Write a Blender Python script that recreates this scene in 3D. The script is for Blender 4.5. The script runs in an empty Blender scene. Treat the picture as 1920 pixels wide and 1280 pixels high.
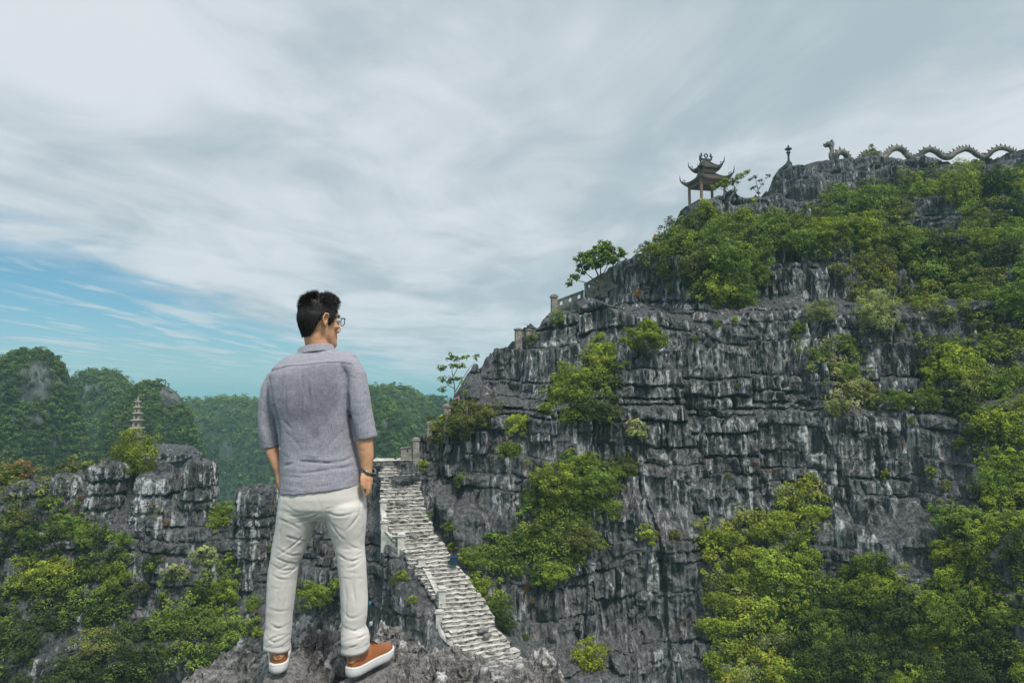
import bpy, bmesh, math, random
import numpy as np
from mathutils import Vector, Matrix
R = math.radians
rng = np.random.default_rng(7)
random.seed(7)
scene = bpy.context.scene
COL = scene.collection

# ------------------------------------------------------------------ camera
FPX = 1280.0                      # focal length in photograph pixels (24 mm on 36 mm)
PITCH = math.atan(100 / 1280.0)
cam_d = bpy.data.cameras.new('camera'); cam = bpy.data.objects.new('camera', cam_d); COL.objects.link(cam)
cam_d.lens = 24; cam_d.sensor_width = 36; cam_d.clip_start = 0.05; cam_d.clip_end = 9000
cam.rotation_euler = (R(90) + PITCH, 0, 0)
scene.camera = cam
CP, SP = math.cos(PITCH), math.sin(PITCH)

def at(px, py, D):
    """world point seen at photograph pixel px,py at distance D in front of the viewpoint"""
    cx = (px - 960) / FPX; cy = (640 - py) / FPX
    dx, dy, dz = cx, CP - cy * SP, SP + cy * CP
    return np.array([dx / dy * D, D, dz / dy * D])

def proj(P):
    P = np.asarray(P, float)
    f = P[..., 1] * CP + P[..., 2] * SP
    u = -P[..., 1] * SP + P[..., 2] * CP
    return 960 + FPX * P[..., 0] / f, 640 - FPX * u / f

# ------------------------------------------------------------------ sky, sun, exposure
SUN_EL, SUN_AZ = R(58), R(150)    # azimuth clockwise from +Y: the light comes from high behind the right shoulder
world = bpy.data.worlds.new('World'); scene.world = world; world.use_nodes = True
wt = world.node_tree; wt.nodes.clear()
class NT:
    """small helper for node trees"""
    def __init__(s, t): s.t = t
    def n(s, typ, **kw):
        nd = s.t.nodes.new(typ)
        for k, v in kw.items():
            if k.startswith('i_'):
                key = k[2:]
                key = int(key) if key.isdigit() else key.replace('_', ' ')
                s.set(nd.inputs[key], v)
            else: setattr(nd, k, v)
        return nd
    def set(s, inp, v):
        if isinstance(v, bpy.types.NodeSocket): s.t.links.new(v, inp)
        else: inp.default_value = v
    def m(s, op, a, b=0.0, c=0.0, clamp=False):
        nd = s.t.nodes.new('ShaderNodeMath'); nd.operation = op; nd.use_clamp = clamp
        s.set(nd.inputs[0], a); s.set(nd.inputs[1], b); s.set(nd.inputs[2], c)
        return nd.outputs[0]
    def mix(s, f, a, b, blend='MIX'):
        nd = s.t.nodes.new('ShaderNodeMix'); nd.data_type = 'RGBA'; nd.blend_type = blend
        s.set(nd.inputs[0], f); s.set(nd.inputs[6], a); s.set(nd.inputs[7], b)
        return nd.outputs[2]
    def ss(s, v, lo, hi, a=0.0, b=1.0):
        nd = s.t.nodes.new('ShaderNodeMapRange'); nd.interpolation_type = 'SMOOTHSTEP'
        s.set(nd.inputs[0], v); nd.inputs[1].default_value = lo; nd.inputs[2].default_value = hi
        nd.inputs[3].default_value = a; nd.inputs[4].default_value = b
        return nd.outputs[0]
    def noise(s, vec, scale, detail=4, rough=0.5, dist=0.0):
        nd = s.t.nodes.new('ShaderNodeTexNoise'); s.t.links.new(vec, nd.inputs['Vector'])
        nd.inputs['Scale'].default_value = scale; nd.inputs['Detail'].default_value = detail
        nd.inputs['Roughness'].default_value = rough; nd.inputs['Distortion'].default_value = dist
        return nd.outputs[0]
    def mapping(s, vec, scale=(1, 1, 1), loc=(0, 0, 0), rot=(0, 0, 0)):
        nd = s.t.nodes.new('ShaderNodeMapping'); s.t.links.new(vec, nd.inputs[0])
        nd.inputs['Scale'].default_value = scale; nd.inputs['Location'].default_value = loc; nd.inputs['Rotation'].default_value = rot
        return nd.outputs[0]
    def link(s, a, b): s.t.links.new(a, b)

w = NT(wt)
sky = w.n('ShaderNodeTexSky', sky_type='NISHITA', sun_disc=False, sun_elevation=SUN_EL, sun_rotation=SUN_AZ,
          altitude=100, air_density=1.0, dust_density=0.6, ozone_density=2.5)
tc = w.n('ShaderNodeTexCoord')
sep = w.n('ShaderNodeSeparateXYZ'); w.link(tc.outputs['Generated'], sep.inputs[0])
zz = w.m('MAXIMUM', sep.outputs[2], 0.012)
zc = w.m('ADD', zz, 0.02)
pxn = w.m('DIVIDE', sep.outputs[0], zc); pyn = w.m('DIVIDE', sep.outputs[1], zc)
cv = w.n('ShaderNodeCombineXYZ'); w.link(pxn, cv.inputs[0]); w.link(pyn, cv.inputs[1])
cvec = cv.outputs[0]
streak = w.noise(w.mapping(cvec, (1.0, 0.45, 1), (3.1, 0.4, 0), (0, 0, R(-8))), 1.1, 5, 0.52, 0.9)
streak2 = w.noise(w.mapping(cvec, (1.0, 0.17, 1), (7.7, 2.4, 0), (0, 0, R(-6))), 2.6, 5, 0.55, 0.6)
broad = w.noise(w.mapping(cvec, (0.62, 0.42, 1), (1.3, 5.2, 0)), 1.0, 4, 0.5, 0.7)
puff = w.noise(w.mapping(cvec, (1.6, 0.9, 1), (9.0, 1.0, 0)), 1.0, 5, 0.58, 0.8)
# the cloud deck ends on the left; thin streaks lie beyond its edge
edge = w.m('ADD', pxn, w.m('MULTIPLY', w.m('SUBTRACT', streak, 0.5), 3.0))
deck = w.ss(edge, -3.55, -2.35)
thin = w.m('MULTIPLY', w.ss(w.m('ADD', w.m('MULTIPLY', streak2, .7), w.m('MULTIPLY', puff, .3)), 0.47, 0.62), 0.75)
cover = w.m('MAXIMUM', deck, thin)
tone = w.m('ADD', w.m('MULTIPLY', broad, 0.5), w.m('ADD', w.m('MULTIPLY', puff, 0.45), w.m('MULTIPLY', streak, 0.20)))
tone = w.ss(tone, 0.42, 0.70)
cloud = w.mix(tone, (2.60, 3.15, 3.52, 1), (4.40, 4.68, 4.98, 1))
skyblue = w.mix(1.0, sky.outputs[0], (0.165, 0.47, 0.57, 1), 'MULTIPLY')
col = w.mix(cover, skyblue, cloud)
hz = w.m('POWER', w.m('SUBTRACT', 1.0, zz, clamp=True), 9.0)
col = w.mix(w.m('MULTIPLY', hz, 0.72), col, (3.65, 4.25, 4.62, 1))
bg = w.n('ShaderNodeBackground'); w.link(col, bg.inputs[0]); bg.inputs[1].default_value = 0.1
wo = w.n('ShaderNodeOutputWorld'); w.link(bg.outputs[0], wo.inputs[0])

sun_d = bpy.data.lights.new('sun', 'SUN'); sun = bpy.data.objects.new('sun', sun_d); COL.objects.link(sun)
sun_d.energy = 2.0; sun_d.angle = R(11); sun_d.color = (1.0, 0.95, 0.86)
sdir = Vector((math.sin(SUN_AZ) * math.cos(SUN_EL), math.cos(SUN_AZ) * math.cos(SUN_EL), math.sin(SUN_EL)))
sun.rotation_euler = (-sdir).to_track_quat('-Z', 'Y').to_euler()
vs = scene.view_settings
vs.view_transform = 'Standard'; vs.look = 'None'; vs.exposure = 0.72; vs.gamma = 1.0; vs.use_curve_mapping = False
scene.render.engine = 'CYCLES'
scene.cycles.max_bounces = 4; scene.cycles.diffuse_bounces = 2; scene.cycles.transmission_bounces = 3
scene.cycles.volume_bounces = 1; scene.cycles.transparent_max_bounces = 4; scene.cycles.caustics_reflective = False; scene.cycles.caustics_refractive = False
scene.cycles.use_denoising = True

# ------------------------------------------------------------------ helpers: objects
def tag(o, label=None, cat=None, group=None, kind=None):
    if label: o['label'] = label
    if cat: o['category'] = cat
    if group: o['group'] = group
    if kind: o['kind'] = kind
    return o
def link(o, parent=None):
    COL.objects.link(o)
    if parent is not None: o.parent = parent
    return o
def empty(name, loc=(0, 0, 0), rz=0.0):
    o = bpy.data.objects.new(name, None); o.location = loc; o.rotation_euler = (0, 0, rz); o.empty_display_size = 0.2
    return link(o)
def mesh_np(name, V, F, mat=None, smooth=False, colors=None):
    """mesh from numpy vertices (n,3) and faces (m,3 or 4)"""
    V = np.ascontiguousarray(V, np.float32); F = np.ascontiguousarray(F, np.int32)
    me = bpy.data.meshes.new(name)
    k = F.shape[1]
    me.vertices.add(len(V)); me.vertices.foreach_set('co', V.ravel())
    me.loops.add(F.size); me.loops.foreach_set('vertex_index', F.ravel())
    me.polygons.add(len(F)); me.polygons.foreach_set('loop_start', np.arange(0, F.size, k, dtype=np.int32))
    me.update(calc_edges=True); me.validate()
    me.polygons.foreach_set('use_smooth', np.full(len(me.polygons), smooth))
    if colors:
        for nm, arr in colors.items():
            arr = np.asarray(arr, np.float32)
            if arr.ndim == 1:
                a = me.attributes.new(nm, 'FLOAT', 'POINT'); a.data.foreach_set('value', arr)
            else:
                if arr.shape[1] == 3: arr = np.concatenate([arr, np.ones((len(arr), 1), np.float32)], 1)
                a = me.attributes.new(nm, 'FLOAT_COLOR', 'POINT'); a.data.foreach_set('color', np.ascontiguousarray(arr).ravel())
    if mat is not None: me.materials.append(mat)
    return me
def obj(name, me, parent=None, loc=None):
    o = bpy.data.objects.new(name, me)
    if loc is not None: o.location = loc
    return link(o, parent)

class MB:
    """collects simple solids into one mesh"""
    def __init__(s): s.v = []; s.f = []
    def add(s, V, F):
        b = len(s.v); s.v += [tuple(map(float, p)) for p in V]; s.f += [tuple(b + i for i in f) for f in F]; return s
    def box(s, c, size, rot=None, taper=1.0):
        hx, hy, hz_ = [q / 2 for q in size]
        V = [(-hx, -hy, -hz_), (hx, -hy, -hz_), (hx, hy, -hz_), (-hx, hy, -hz_), (-hx * taper, -hy * taper, hz_), (hx * taper, -hy * taper, hz_), (hx * taper, hy * taper, hz_), (-hx * taper, hy * taper, hz_)]
        M = rot if rot is not None else Matrix.Identity(3)
        V = [Vector(c) + M @ Vector(p) for p in V]
        return s.add(V, [(0, 3, 2, 1), (4, 5, 6, 7), (0, 1, 5, 4), (1, 2, 6, 5), (2, 3, 7, 6), (3, 0, 4, 7)])
    def lathe(s, prof, c=(0, 0, 0), n=16):
        V = []; F = []
        for r, z in prof:
            for i in range(n):
                a = 2 * math.pi * i / n; V.append((c[0] + r * math.cos(a), c[1] + r * math.sin(a), c[2] + z))
        m = len(prof)
        for j in range(m - 1):
            for i in range(n): F.append((j * n + i, j * n + (i + 1) % n, (j + 1) * n + (i + 1) % n, (j + 1) * n + i))
        F.append(tuple(range(n - 1, -1, -1))); F.append(tuple((m - 1) * n + i for i in range(n)))
        return s.add(V, F)
    def tube(s, pts, rad, n=8, cap=True, flat=1.0):
        pts = [Vector(p) for p in pts]; rad = rad if hasattr(rad, '__len__') else [rad] * len(pts)
        V = []; F = []; up = Vector((0, 0, 1)); prev = None
        for i, p in enumerate(pts):
            d = (pts[min(i + 1, len(pts) - 1)] - pts[max(i - 1, 0)]).normalized()
            if prev is None:
                a = d.orthogonal().normalized()
                if abs(d.dot(up)) < 0.95: a = d.cross(up).normalized()
            else: a = (prev - d * prev.dot(d)).normalized()
            prev = a; b = d.cross(a)
            for k in range(n):
                t = 2 * math.pi * k / n; V.append(p + (a * math.cos(t) + b * math.sin(t) * flat) * rad[i])
        for j in range(len(pts) - 1):
            for i in range(n): F.append((j * n + i, j * n + (i + 1) % n, (j + 1) * n + (i + 1) % n, (j + 1) * n + i))
        if cap: F.append(tuple(range(n - 1, -1, -1))); F.append(tuple((len(pts) - 1) * n + i for i in range(n)))
        return s.add(V, F)
    def mesh(s, name, mat, smooth=False, bevel=0.0):
        me = bpy.data.meshes.new(name); me.from_pydata(s.v, [], s.f)
        bm = bmesh.new(); bm.from_mesh(me); bmesh.ops.recalc_face_normals(bm, faces=bm.faces)
        if bevel: bmesh.ops.bevel(bm, geom=[e for e in bm.edges if e.calc_face_angle(0) > 0.5], offset=bevel, segments=1, affect='EDGES')
        bm.to_mesh(me); bm.free()
        if smooth:
            for p in me.polygons: p.use_smooth = True
        me.materials.append(mat); return me
    def build(s, name, mat, parent=None, loc=None, smooth=False, bevel=0.0):
        return obj(name, s.mesh(name, mat, smooth, bevel), parent, loc)

# ------------------------------------------------------------------ helpers: noise
def _hash(ix, iy, iz, seed):
    h = (ix.astype(np.int64) * 374761393 + iy.astype(np.int64) * 668265263 + iz.astype(np.int64) * 2147483647 + seed * 974711) & 0xFFFFFFFF
    h = ((h ^ (h >> 13)) * 1274126177) & 0xFFFFFFFF
    h = ((h ^ (h >> 16)) * 2246822519) & 0xFFFFFFFF
    h = h ^ (h >> 15)
    return (h & 0xFFFFFF) / float(0x1000000)
def h1(i, k=0, seed=0):
    i = np.asarray(np.floor(i), np.int64); k = np.asarray(np.broadcast_to(k, i.shape), np.int64)
    return _hash(i, k, np.zeros_like(i), seed)
def vn(x, y, z=0.0, seed=0):
    x, y, z = np.broadcast_arrays(np.asarray(x, float), np.asarray(y, float), np.asarray(z, float))
    x0, y0, z0 = np.floor(x), np.floor(y), np.floor(z)
    fx, fy, fz = x - x0, y - y0, z - z0
    fx = fx * fx * fx * (fx * (fx * 6 - 15) + 10); fy = fy * fy * fy * (fy * (fy * 6 - 15) + 10); fz = fz * fz * fz * (fz * (fz * 6 - 15) + 10)
    r = 0
    flat = not np.any(z)
    for a in (0, 1):
        wx = fx if a else 1 - fx
        for b in (0, 1):
            wy = fy if b else 1 - fy
            for c in ((0,) if flat else (0, 1)):
                wz = 1.0 if flat else (fz if c else 1 - fz)
                r = r + wx * wy * wz * _hash(x0 + a, y0 + b, z0 + c, seed)
    return r * 2 - 1
def fbm(x, y, z=0.0, o=4, seed=0, gain=0.5):
    r = 0; a = 1; f = 1
    for i in range(o):
        r = r + a * vn(np.asarray(x) * f + 17.3 * i, np.asarray(y) * f - 9.1 * i, np.asarray(z) * f, seed + i); a *= gain; f *= 2.03
    return r
def ridged(x, y, z=0.0, o=4, seed=0, gain=0.55):
    r = 0; a = 1; f = 1; wgt = 1
    for i in range(o):
        s = 1 - np.abs(vn(np.asarray(x) * f + 5.3 * i, np.asarray(y) * f + 3.1 * i, np.asarray(z) * f, seed + i) * 1.6); s = np.clip(s, 0, 1) ** 2
        r = r + a * s * wgt; wgt = np.clip(s * 1.6, 0.15, 1); a *= gain; f *= 2.07
    return r
def sstep(x, a, b):
    t = np.clip((x - a) / (b - a), 0, 1); return t * t * (3 - 2 * t)
def in_poly(x, y, poly):
    poly = np.asarray(poly, float); r = np.zeros(np.shape(x), bool); n = len(poly); j = n - 1
    for i in range(n):
        xi, yi = poly[i]; xj, yj = poly[j]
        c = ((yi > y) != (yj > y)) & (x < (xj - xi) * (y - yi) / (yj - yi + 1e-12) + xi)
        r ^= c; j = i
    return r
def grid_faces(nr, nc):
    i = np.arange(nr - 1)[:, None] * nc + np.arange(nc - 1)[None, :]
    i = i.ravel(); return np.stack([i, i + 1, i + nc + 1, i + nc], 1)

# ------------------------------------------------------------------ materials
def new_mat(name, rough=0.85, spec=0.25):
    m = bpy.data.materials.new(name); m.use_nodes = True
    t = NT(m.node_tree); b = m.node_tree.nodes['Principled BSDF']
    b.inputs['Roughness'].default_value = rough; b.inputs['Specular IOR Level'].default_value = spec
    return m, t, b
def attr(t, name, out=0):
    a = t.n('ShaderNodeAttribute', attribute_name=name); return a.outputs[out]
def bump(t, b, h, strength=0.5, dist=0.05):
    bp = t.n('ShaderNodeBump'); bp.inputs['Strength'].default_value = strength; bp.inputs['Distance'].default_value = dist
    t.link(h, bp.inputs['Height']); t.link(bp.outputs[0], b.inputs['Normal']); return bp
def rock_material(name, dark, mid, pale, streak_amt, scale=1.0, vertical=True, warm=(0.16, 0.11, 0.07)):
    m, t, b = new_mat(name, 0.9, 0.2)
    g = t.n('ShaderNodeNewGeometry').outputs['Position']
    st = t.mapping(g, (1.0, 1.0, 0.13 if vertical else 1.0))
    n1 = t.noise(st, 1.7 * scale, 4, 0.62, 0.4)
    n2 = t.noise(g, 0.28 * scale, 3, 0.55)
    n3 = t.noise(g, 6.0 * scale, 4, 0.65)
    fine = t.noise(t.mapping(g, (1, 1, 0.3 if vertical else 1)), 5.5 * scale, 3, 0.65, 0.2)
    flz = t.noise(t.mapping(g, (1, 1, 0.085)), 3.6 * scale, 4, 0.6, 0.25) if vertical else n3
    c = t.mix(t.ss(t.m('ADD', t.m('MULTIPLY', n3, .45), t.m('MULTIPLY', flz, .55)), 0.36, 0.64), dark + (1,), mid + (1,))
    c = t.mix(t.m('MULTIPLY', t.ss(n2, 0.40, 0.68), 0.35), c, tuple(q * 0.55 for q in dark) + (1,))
    fl = attr(t, 'pale', 2)
    s = t.m('MULTIPLY', t.ss(t.m('ADD', t.m('MULTIPLY', n1, 0.55), t.m('ADD', t.m('MULTIPLY', flz, 0.30), t.m('MULTIPLY', fine, 0.15))), 0.49, 0.61), t.m('MULTIPLY_ADD', fl, 1.25, 0.04))
    if vertical:
        nz = t.n('ShaderNodeSeparateXYZ'); t.link(t.n('ShaderNodeNewGeometry').outputs['True Normal'], nz.inputs[0])
        s = t.m('MULTIPLY', s, t.ss(nz.outputs[2], 0.80, 0.45))            # rain streaks run down steep faces only
    s = t.m('MULTIPLY', s, streak_amt, clamp=True)
    c = t.mix(s, c, pale + (1,))
    wv = t.m('MULTIPLY', t.ss(t.noise(g, 0.55 * scale, 3, 0.6), 0.60, 0.75), 0.55)
    c = t.mix(wv, c, warm + (1,))
    t.link(c, b.inputs['Base Color'])
    hsum = t.m('ADD', t.m('MULTIPLY', fine, 0.6), t.m('ADD', t.m('MULTIPLY', n3, 0.6), t.m('MULTIPLY', t.m('ABSOLUTE', t.m('SUBTRACT', flz, .5)), 2.2 if vertical else .5)))
    bump(t, b, hsum, 1.0, 0.16 / scale)
    return m
M = {}
M['cliff'] = rock_material('cliff_limestone', (0.048, 0.050, 0.054), (0.172, 0.178, 0.187), (0.53, 0.54, 0.555), 1.0)
M['crag'] = rock_material('crag_limestone', (0.11, 0.107, 0.103), (0.31, 0.302, 0.292), (0.56, 0.55, 0.535), 1.0, 6.0, False, (0.15, 0.13, 0.11))

def leaf_material(name, use_obj):
    m = bpy.data.materials.new(name); m.use_nodes = True; t = NT(m.node_tree); nd = m.node_tree.nodes; nd.clear()
    a = attr(t, 'tint', 0)
    c = t.mix(1.0, a, t.n('ShaderNodeObjectInfo').outputs['Color'], 'MULTIPLY') if use_obj else a
    pb = t.n('ShaderNodeBsdfPrincipled'); pb.inputs['Roughness'].default_value = 0.55; pb.inputs['Specular IOR Level'].default_value = 0.25
    t.link(c, pb.inputs['Base Color'])
    tr = t.n('ShaderNodeBsdfTranslucent'); t.link(t.mix(1.0, c, (1.25, 1.25, 0.6, 1), 'MULTIPLY'), tr.inputs[0])
    mx = t.n('ShaderNodeMixShader'); mx.inputs[0].default_value = 0.28
    t.link(pb.outputs[0], mx.inputs[1]); t.link(tr.outputs[0], mx.inputs[2])
    o = t.n('ShaderNodeOutputMaterial'); t.link(mx.outputs[0], o.inputs[0]); return m
M['leaf'] = leaf_material('leaf', True)
M['leaf_mass'] = leaf_material('leaf_mass', False)
def plain(name, base, rough=0.8, var=0.3, scale=8.0, spec=0.3, bumpd=0.0, metallic=0.0, dirt=None):
    m, t, b = new_mat(name, rough, spec); b.inputs['Metallic'].default_value = metallic
    g = t.n('ShaderNodeTexCoord').outputs['Object']
    n = t.noise(g, scale, 5, 0.6); n2 = t.noise(g, scale * 0.25, 4, 0.6)
    c = t.mix(t.ss(n, 0.3, 0.7), tuple(q * (1 - var) for q in base) + (1,), tuple(min(q * (1 + var * 0.6), 0.9) for q in base) + (1,))
    if dirt: c = t.mix(t.m('MULTIPLY', t.ss(n2, 0.5, 0.68), 0.75), c, dirt + (1,))
    t.link(c, b.inputs['Base Color'])
    if bumpd: bump(t, b, n, 0.6, bumpd)
    return m
M['stone'] = plain('weathered_stone', (0.30, 0.285, 0.25), 0.9, 0.4, 6, bumpd=0.03, dirt=(0.10, 0.095, 0.085))
M['wash'] = plain('limewashed_stone', (0.58, 0.565, 0.53), 0.9, 0.28, 5, bumpd=0.02, dirt=(0.27, 0.25, 0.22))
M['bark'] = plain('bark', (0.13, 0.105, 0.08), 0.9, 0.4, 12, bumpd=0.02)
# ================================================================== the near massif
# stair path: pixels of its middle line in the photograph, depth solved for an even climb
def stair_path():
    pts = [(745, 861), (751, 905), (758, 950), (775, 1000), (806, 1045), (840, 1092), (868, 1140), (890, 1185), (920, 1225), (962, 1268)]
    out = [at(pts[0][0], pts[0][1], 47.0)]
    for px, py in pts[1:]:
        p = out[-1]; best = None
        for D in np.arange(p[1], p[1] - 6, -0.02):
            q = at(px, py, D); h = math.hypot(q[0] - p[0], q[1] - p[1]); s = (p[2] - q[2]) / max(h, 1e-3)
            e = abs(s - 0.80)
            if best is None or e < best[0]: best = (e, q)
        out.append(best[1])
    return np.array(out)
SP_PATH = stair_path()
CTRL = [  # px, py, distance
    (1300, 1280, 42.5), (1300, 1000, 44.5), (1300, 800, 46.5), (1300, 600, 49.5), (1300, 540, 53), (1300, 490, 61), (1300, 395, 77),
    (1000, 1180, 41.5), (1000, 1050, 43), (1000, 900, 44.9), (1000, 760, 47.6), (1000, 655, 53),
    (870, 1000, 44.4), (880, 900, 45.6), (880, 810, 47.4), (880, 715, 51.2), (835, 780, 49.8), (800, 900, 46.8), (815, 980, 45.6), (930, 1110, 42), (930, 950, 44.4), (980, 1210, 39.8),
    (1040, 600, 56.5), (1110, 555, 61), (1180, 525, 65.5), (1230, 480, 71), (1270, 415, 76), (1400, 395, 79), (1450, 345, 82), (1490, 322, 84),
    (1500, 1280, 41.5), (1500, 1000, 43.8), (1500, 800, 46), (1500, 600, 50), (1500, 510, 55), (1500, 470, 64), (1500, 400, 76),
    (1700, 1280, 39), (1700, 1000, 42.5), (1700, 800, 45.5), (1700, 620, 50), (1700, 560, 55), (1700, 480, 63), (1700, 350, 80), (1700, 318, 87),
    (1920, 1280, 36), (1920, 1000, 39.5), (1920, 800, 43), (1920, 600, 50), (1920, 450, 63), (1920, 315, 86),
    (2150, 1280, 33), (2150, 800, 40), (2150, 300, 84), (2300, 600, 46),
    (1150, 1280, 41.5), (1150, 1000, 44.3), (1150, 800, 47), (1150, 640, 50.5), (1150, 560, 57),
    (0, 1280, 43.5), (0, 1050, 47), (0, 900, 49.8), (-200, 1280, 43), (-200, 910, 50), (250, 1280, 43.5), (250, 1050, 47), (250, 905, 49.8),
    (450, 1280, 43.2), (450, 1050, 46.4), (450, 960, 48.4), (600, 1280, 42.5), (600, 1100, 45), (600, 965, 47.8), (690, 1000, 45.5), (690, 880, 48.5), (700, 1200, 41.8),
]
cp = np.array([at(*c) for c in CTRL])
sp_off = SP_PATH + np.array([0, 0.5, 0.0])
cp = np.concatenate([cp, sp_off])
lo = np.array([[q[0], q[1] - 5, q[2] - 14] for q in cp if q[2] < -12])
cp = np.concatenate([cp, lo[::2]])
def tps_fit(X, Z, Y, lam=0.6):
    n = len(X); d = np.hypot(X[:, None] - X[None], Z[:, None] - Z[None]); K = np.where(d > 0, d * d * np.log(d + 1e-9), 0) + lam * np.eye(n)
    P = np.stack([np.ones(n), X, Z], 1); A = np.block([[K, P], [P.T, np.zeros((3, 3))]])
    return np.linalg.solve(A, np.concatenate([Y, np.zeros(3)]))
CW = tps_fit(cp[:, 0], cp[:, 2], cp[:, 1])
def Fbase(x, z):
    sh = np.shape(x); x = np.ravel(x); z = np.ravel(z); out = np.empty(len(x)); n = len(cp)
    for i in range(0, len(x), 20000):
        xx, zz_ = x[i:i + 20000], z[i:i + 20000]
        d2 = (xx[:, None] - cp[None, :, 0]) ** 2 + (zz_[:, None] - cp[None, :, 2]) ** 2
        out[i:i + 20000] = (0.5 * d2 * np.log(d2 + 1e-9)) @ CW[:n] + CW[n] + CW[n + 1] * xx + CW[n + 2] * zz_
    return out.reshape(sh)

RIDGE = [(-260, 880, 50), (0, 885, 50), (60, 888, 50), (110, 900, 50), (145, 885, 50), (160, 872, 50), (215, 870, 50), (260, 872, 50), (310, 900, 50), (325, 930, 50),
         (390, 950, 49.5), (430, 960, 49), (500, 965, 48.5), (560, 960, 48), (640, 905, 48), (690, 858, 48.5), (705, 855, 48.6), (780, 852, 48.6), (800, 810, 49), (830, 772, 50), (860, 735, 51), (885, 690, 52), (905, 676, 52.6),
         (930, 655, 53.4), (960, 640, 54.4), (1000, 625, 55.5), (1035, 588, 58), (1070, 570, 59.5), (1110, 545, 62), (1180, 512, 66), (1200, 490, 68), (1225, 468, 71),
         (1262, 418, 76), (1300, 408, 78), (1360, 402, 79), (1395, 392, 80), (1428, 362, 81.5), (1450, 330, 82.5), (1478, 310, 84), (1500, 308, 84.5), (1540, 318, 85.5),
         (1600, 320, 86.5), (1700, 314, 87.5), (1730, 324, 88), (1780, 318, 88), (1800, 310, 88), (1850, 308, 88), (1920, 302, 88), (2100, 270, 88), (2350, 260, 88)]
rw = np.array([at(*c) for c in RIDGE])
NX, NZ, NB = 1010, 350, 16
def dens_grid(lo_, hi_, n, segs):
    q = np.linspace(lo_, hi_, 4000); d_ = np.ones(4000)
    for a, b_, k_ in segs: d_[(q >= a) & (q <= b_)] = k_
    c_ = np.concatenate([[0], np.cumsum(d_[:-1])]); return np.interp(np.linspace(0, c_[-1], n), c_, q)
gx = dens_grid(-44, 92, NX, [(-44, -12, 1.0), (-12, 30, 1.5), (66, 92, .25)])
ztop = np.interp(gx, rw[:, 0], rw[:, 2])
ytop = np.interp(gx, rw[:, 0], rw[:, 1])
zbot = -25.0
tt = np.linspace(0, 1, NZ)
X = np.repeat(gx[None], NZ, 0); Z = np.empty((NZ, NX))
for i_ in range(0, NX, 4): Z[:, i_:i_ + 4] = dens_grid(zbot, ztop[i_], NZ, [(zbot, -18.5, .5), (-18.5, 7, 1.9)])[:, None] + (ztop[i_:i_ + 4] - ztop[i_])[None] * tt[:, None] ** 3
# ridge roughness
Z = Z + (tt[:, None] ** 8) * (0.55 * fbm(gx * 0.9, gx * 0 + 3.3, o=5, seed=31) + 0.25 * ridged(gx * 1.7, gx * 0 + 1.0, o=3, seed=5))[None]
warp = 0.5 * fbm(X / 9, Z / 9, o=3, seed=3) + 0.02 * X
cellx = np.floor(X / 4.6 + 0.30 * vn(X / 2.5, Z / 6, seed=9) + 0.5 * vn(X / 9, Z / 14, seed=10))   # big joint-bounded columns
fault = (h1(cellx, 3, 4) - 0.5) * 0.7
zw = Z + warp + fault
lr = np.random.default_rng(21)
th = lr.choice([0.4, 0.7, 1.1, 1.7, 2.5, 3.4], 70, p=[.16, .18, .19, .19, .16, .12]) * lr.uniform(.85, 1.15, 70)
zb = -40 + np.concatenate([[0], np.cumsum(th)])
K = np.clip(np.searchsorted(zb, zw) - 1, 0, len(th) - 1)
tk = th[K]; T = np.clip((zw - zb[K]) / tk, 0, 1)
bw = (1.3 + 3.4 * h1(K, 11)) * np.sqrt(tk / 1.2)
U = X / bw + 10 * h1(K, 5) + 0.10 * vn(X / 0.8, Z / 0.7, seed=13) + 0.25 * vn(X / 3, Z / 3, seed=14)
def Lb(i): return i + 0.6 * (h1(i, K, 8) - 0.5)
I = np.floor(U); I = np.where(U < Lb(I), I - 1, I); I = np.where(U >= Lb(I + 1), I + 1, I)
S = (U - Lb(I)) / (Lb(I + 1) - Lb(I))
dh = np.minimum(T, 1 - T) * tk; dv = np.minimum(S, 1 - S) * bw
fade = sstep(fbm(X / 4, Z / 3.0, o=2, seed=40), -0.40, 0.45)          # parts of the face are massive, others well bedded
hb = h1(I, K, 17)
boff = (hb - 0.5) * 0.55 * (0.3 + 0.7 * fade) + (h1(cellx, 7, 6) - 0.5) * 0.8 + (h1(K, 23) - 0.5) * 0.35
groove = -0.80 * np.exp(-(dh / 0.075) ** 2) * (0.04 + 0.96 * h1(I // 3, K, 29) ** 1.1) * (0.30 + 0.70 * fade) - 0.65 * np.exp(-(dv / 0.08) ** 2) * (0.15 + 0.85 * h1(I, K, 30)) * (0.3 + 0.7 * fade)
pin = (h1(I, K, 37) > 0.55) * 1.0                                       # blocks whose top weathers into rounded points
top_round = -0.42 * sstep(T, 0.45, 1.0) ** 2 * np.minimum(tk, 2.0) / 2.0 * pin * sstep(dv * 0 + fade, 0.1, 0.6)
fl_n = vn(X * 1.5 + 0.25 * vn(X, Z, seed=2), Z * 0.13 + K * 7.31 * (hb > .5), seed=51) + 0.6 * vn(X * 3.4, Z * 0.20 + K * 3.17, seed=52) + 0.3 * vn(X * 6.5, Z * 0.5, seed=53)
flute = 0.66 * (np.abs(fl_n) - 0.35) * (0.25 + 1.0 * h1(I, K, 19)) * (0.6 + 0.7 * T)
big = 0.8 * fbm(X / 9, Z / 12, o=3, seed=60) + 0.80 * vn(X / 3.1, Z / 18, seed=61) + 0.30 * fbm(X / 2.0, Z / 5.0, o=3, seed=64)
fine = 0.15 * fbm(X / 0.6, Z / 0.7, o=3, seed=70) + 0.16 * ridged(X / 0.8, Z / 1.2, o=3, seed=72)
disp = big + boff + groove + top_round + flute + fine
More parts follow.
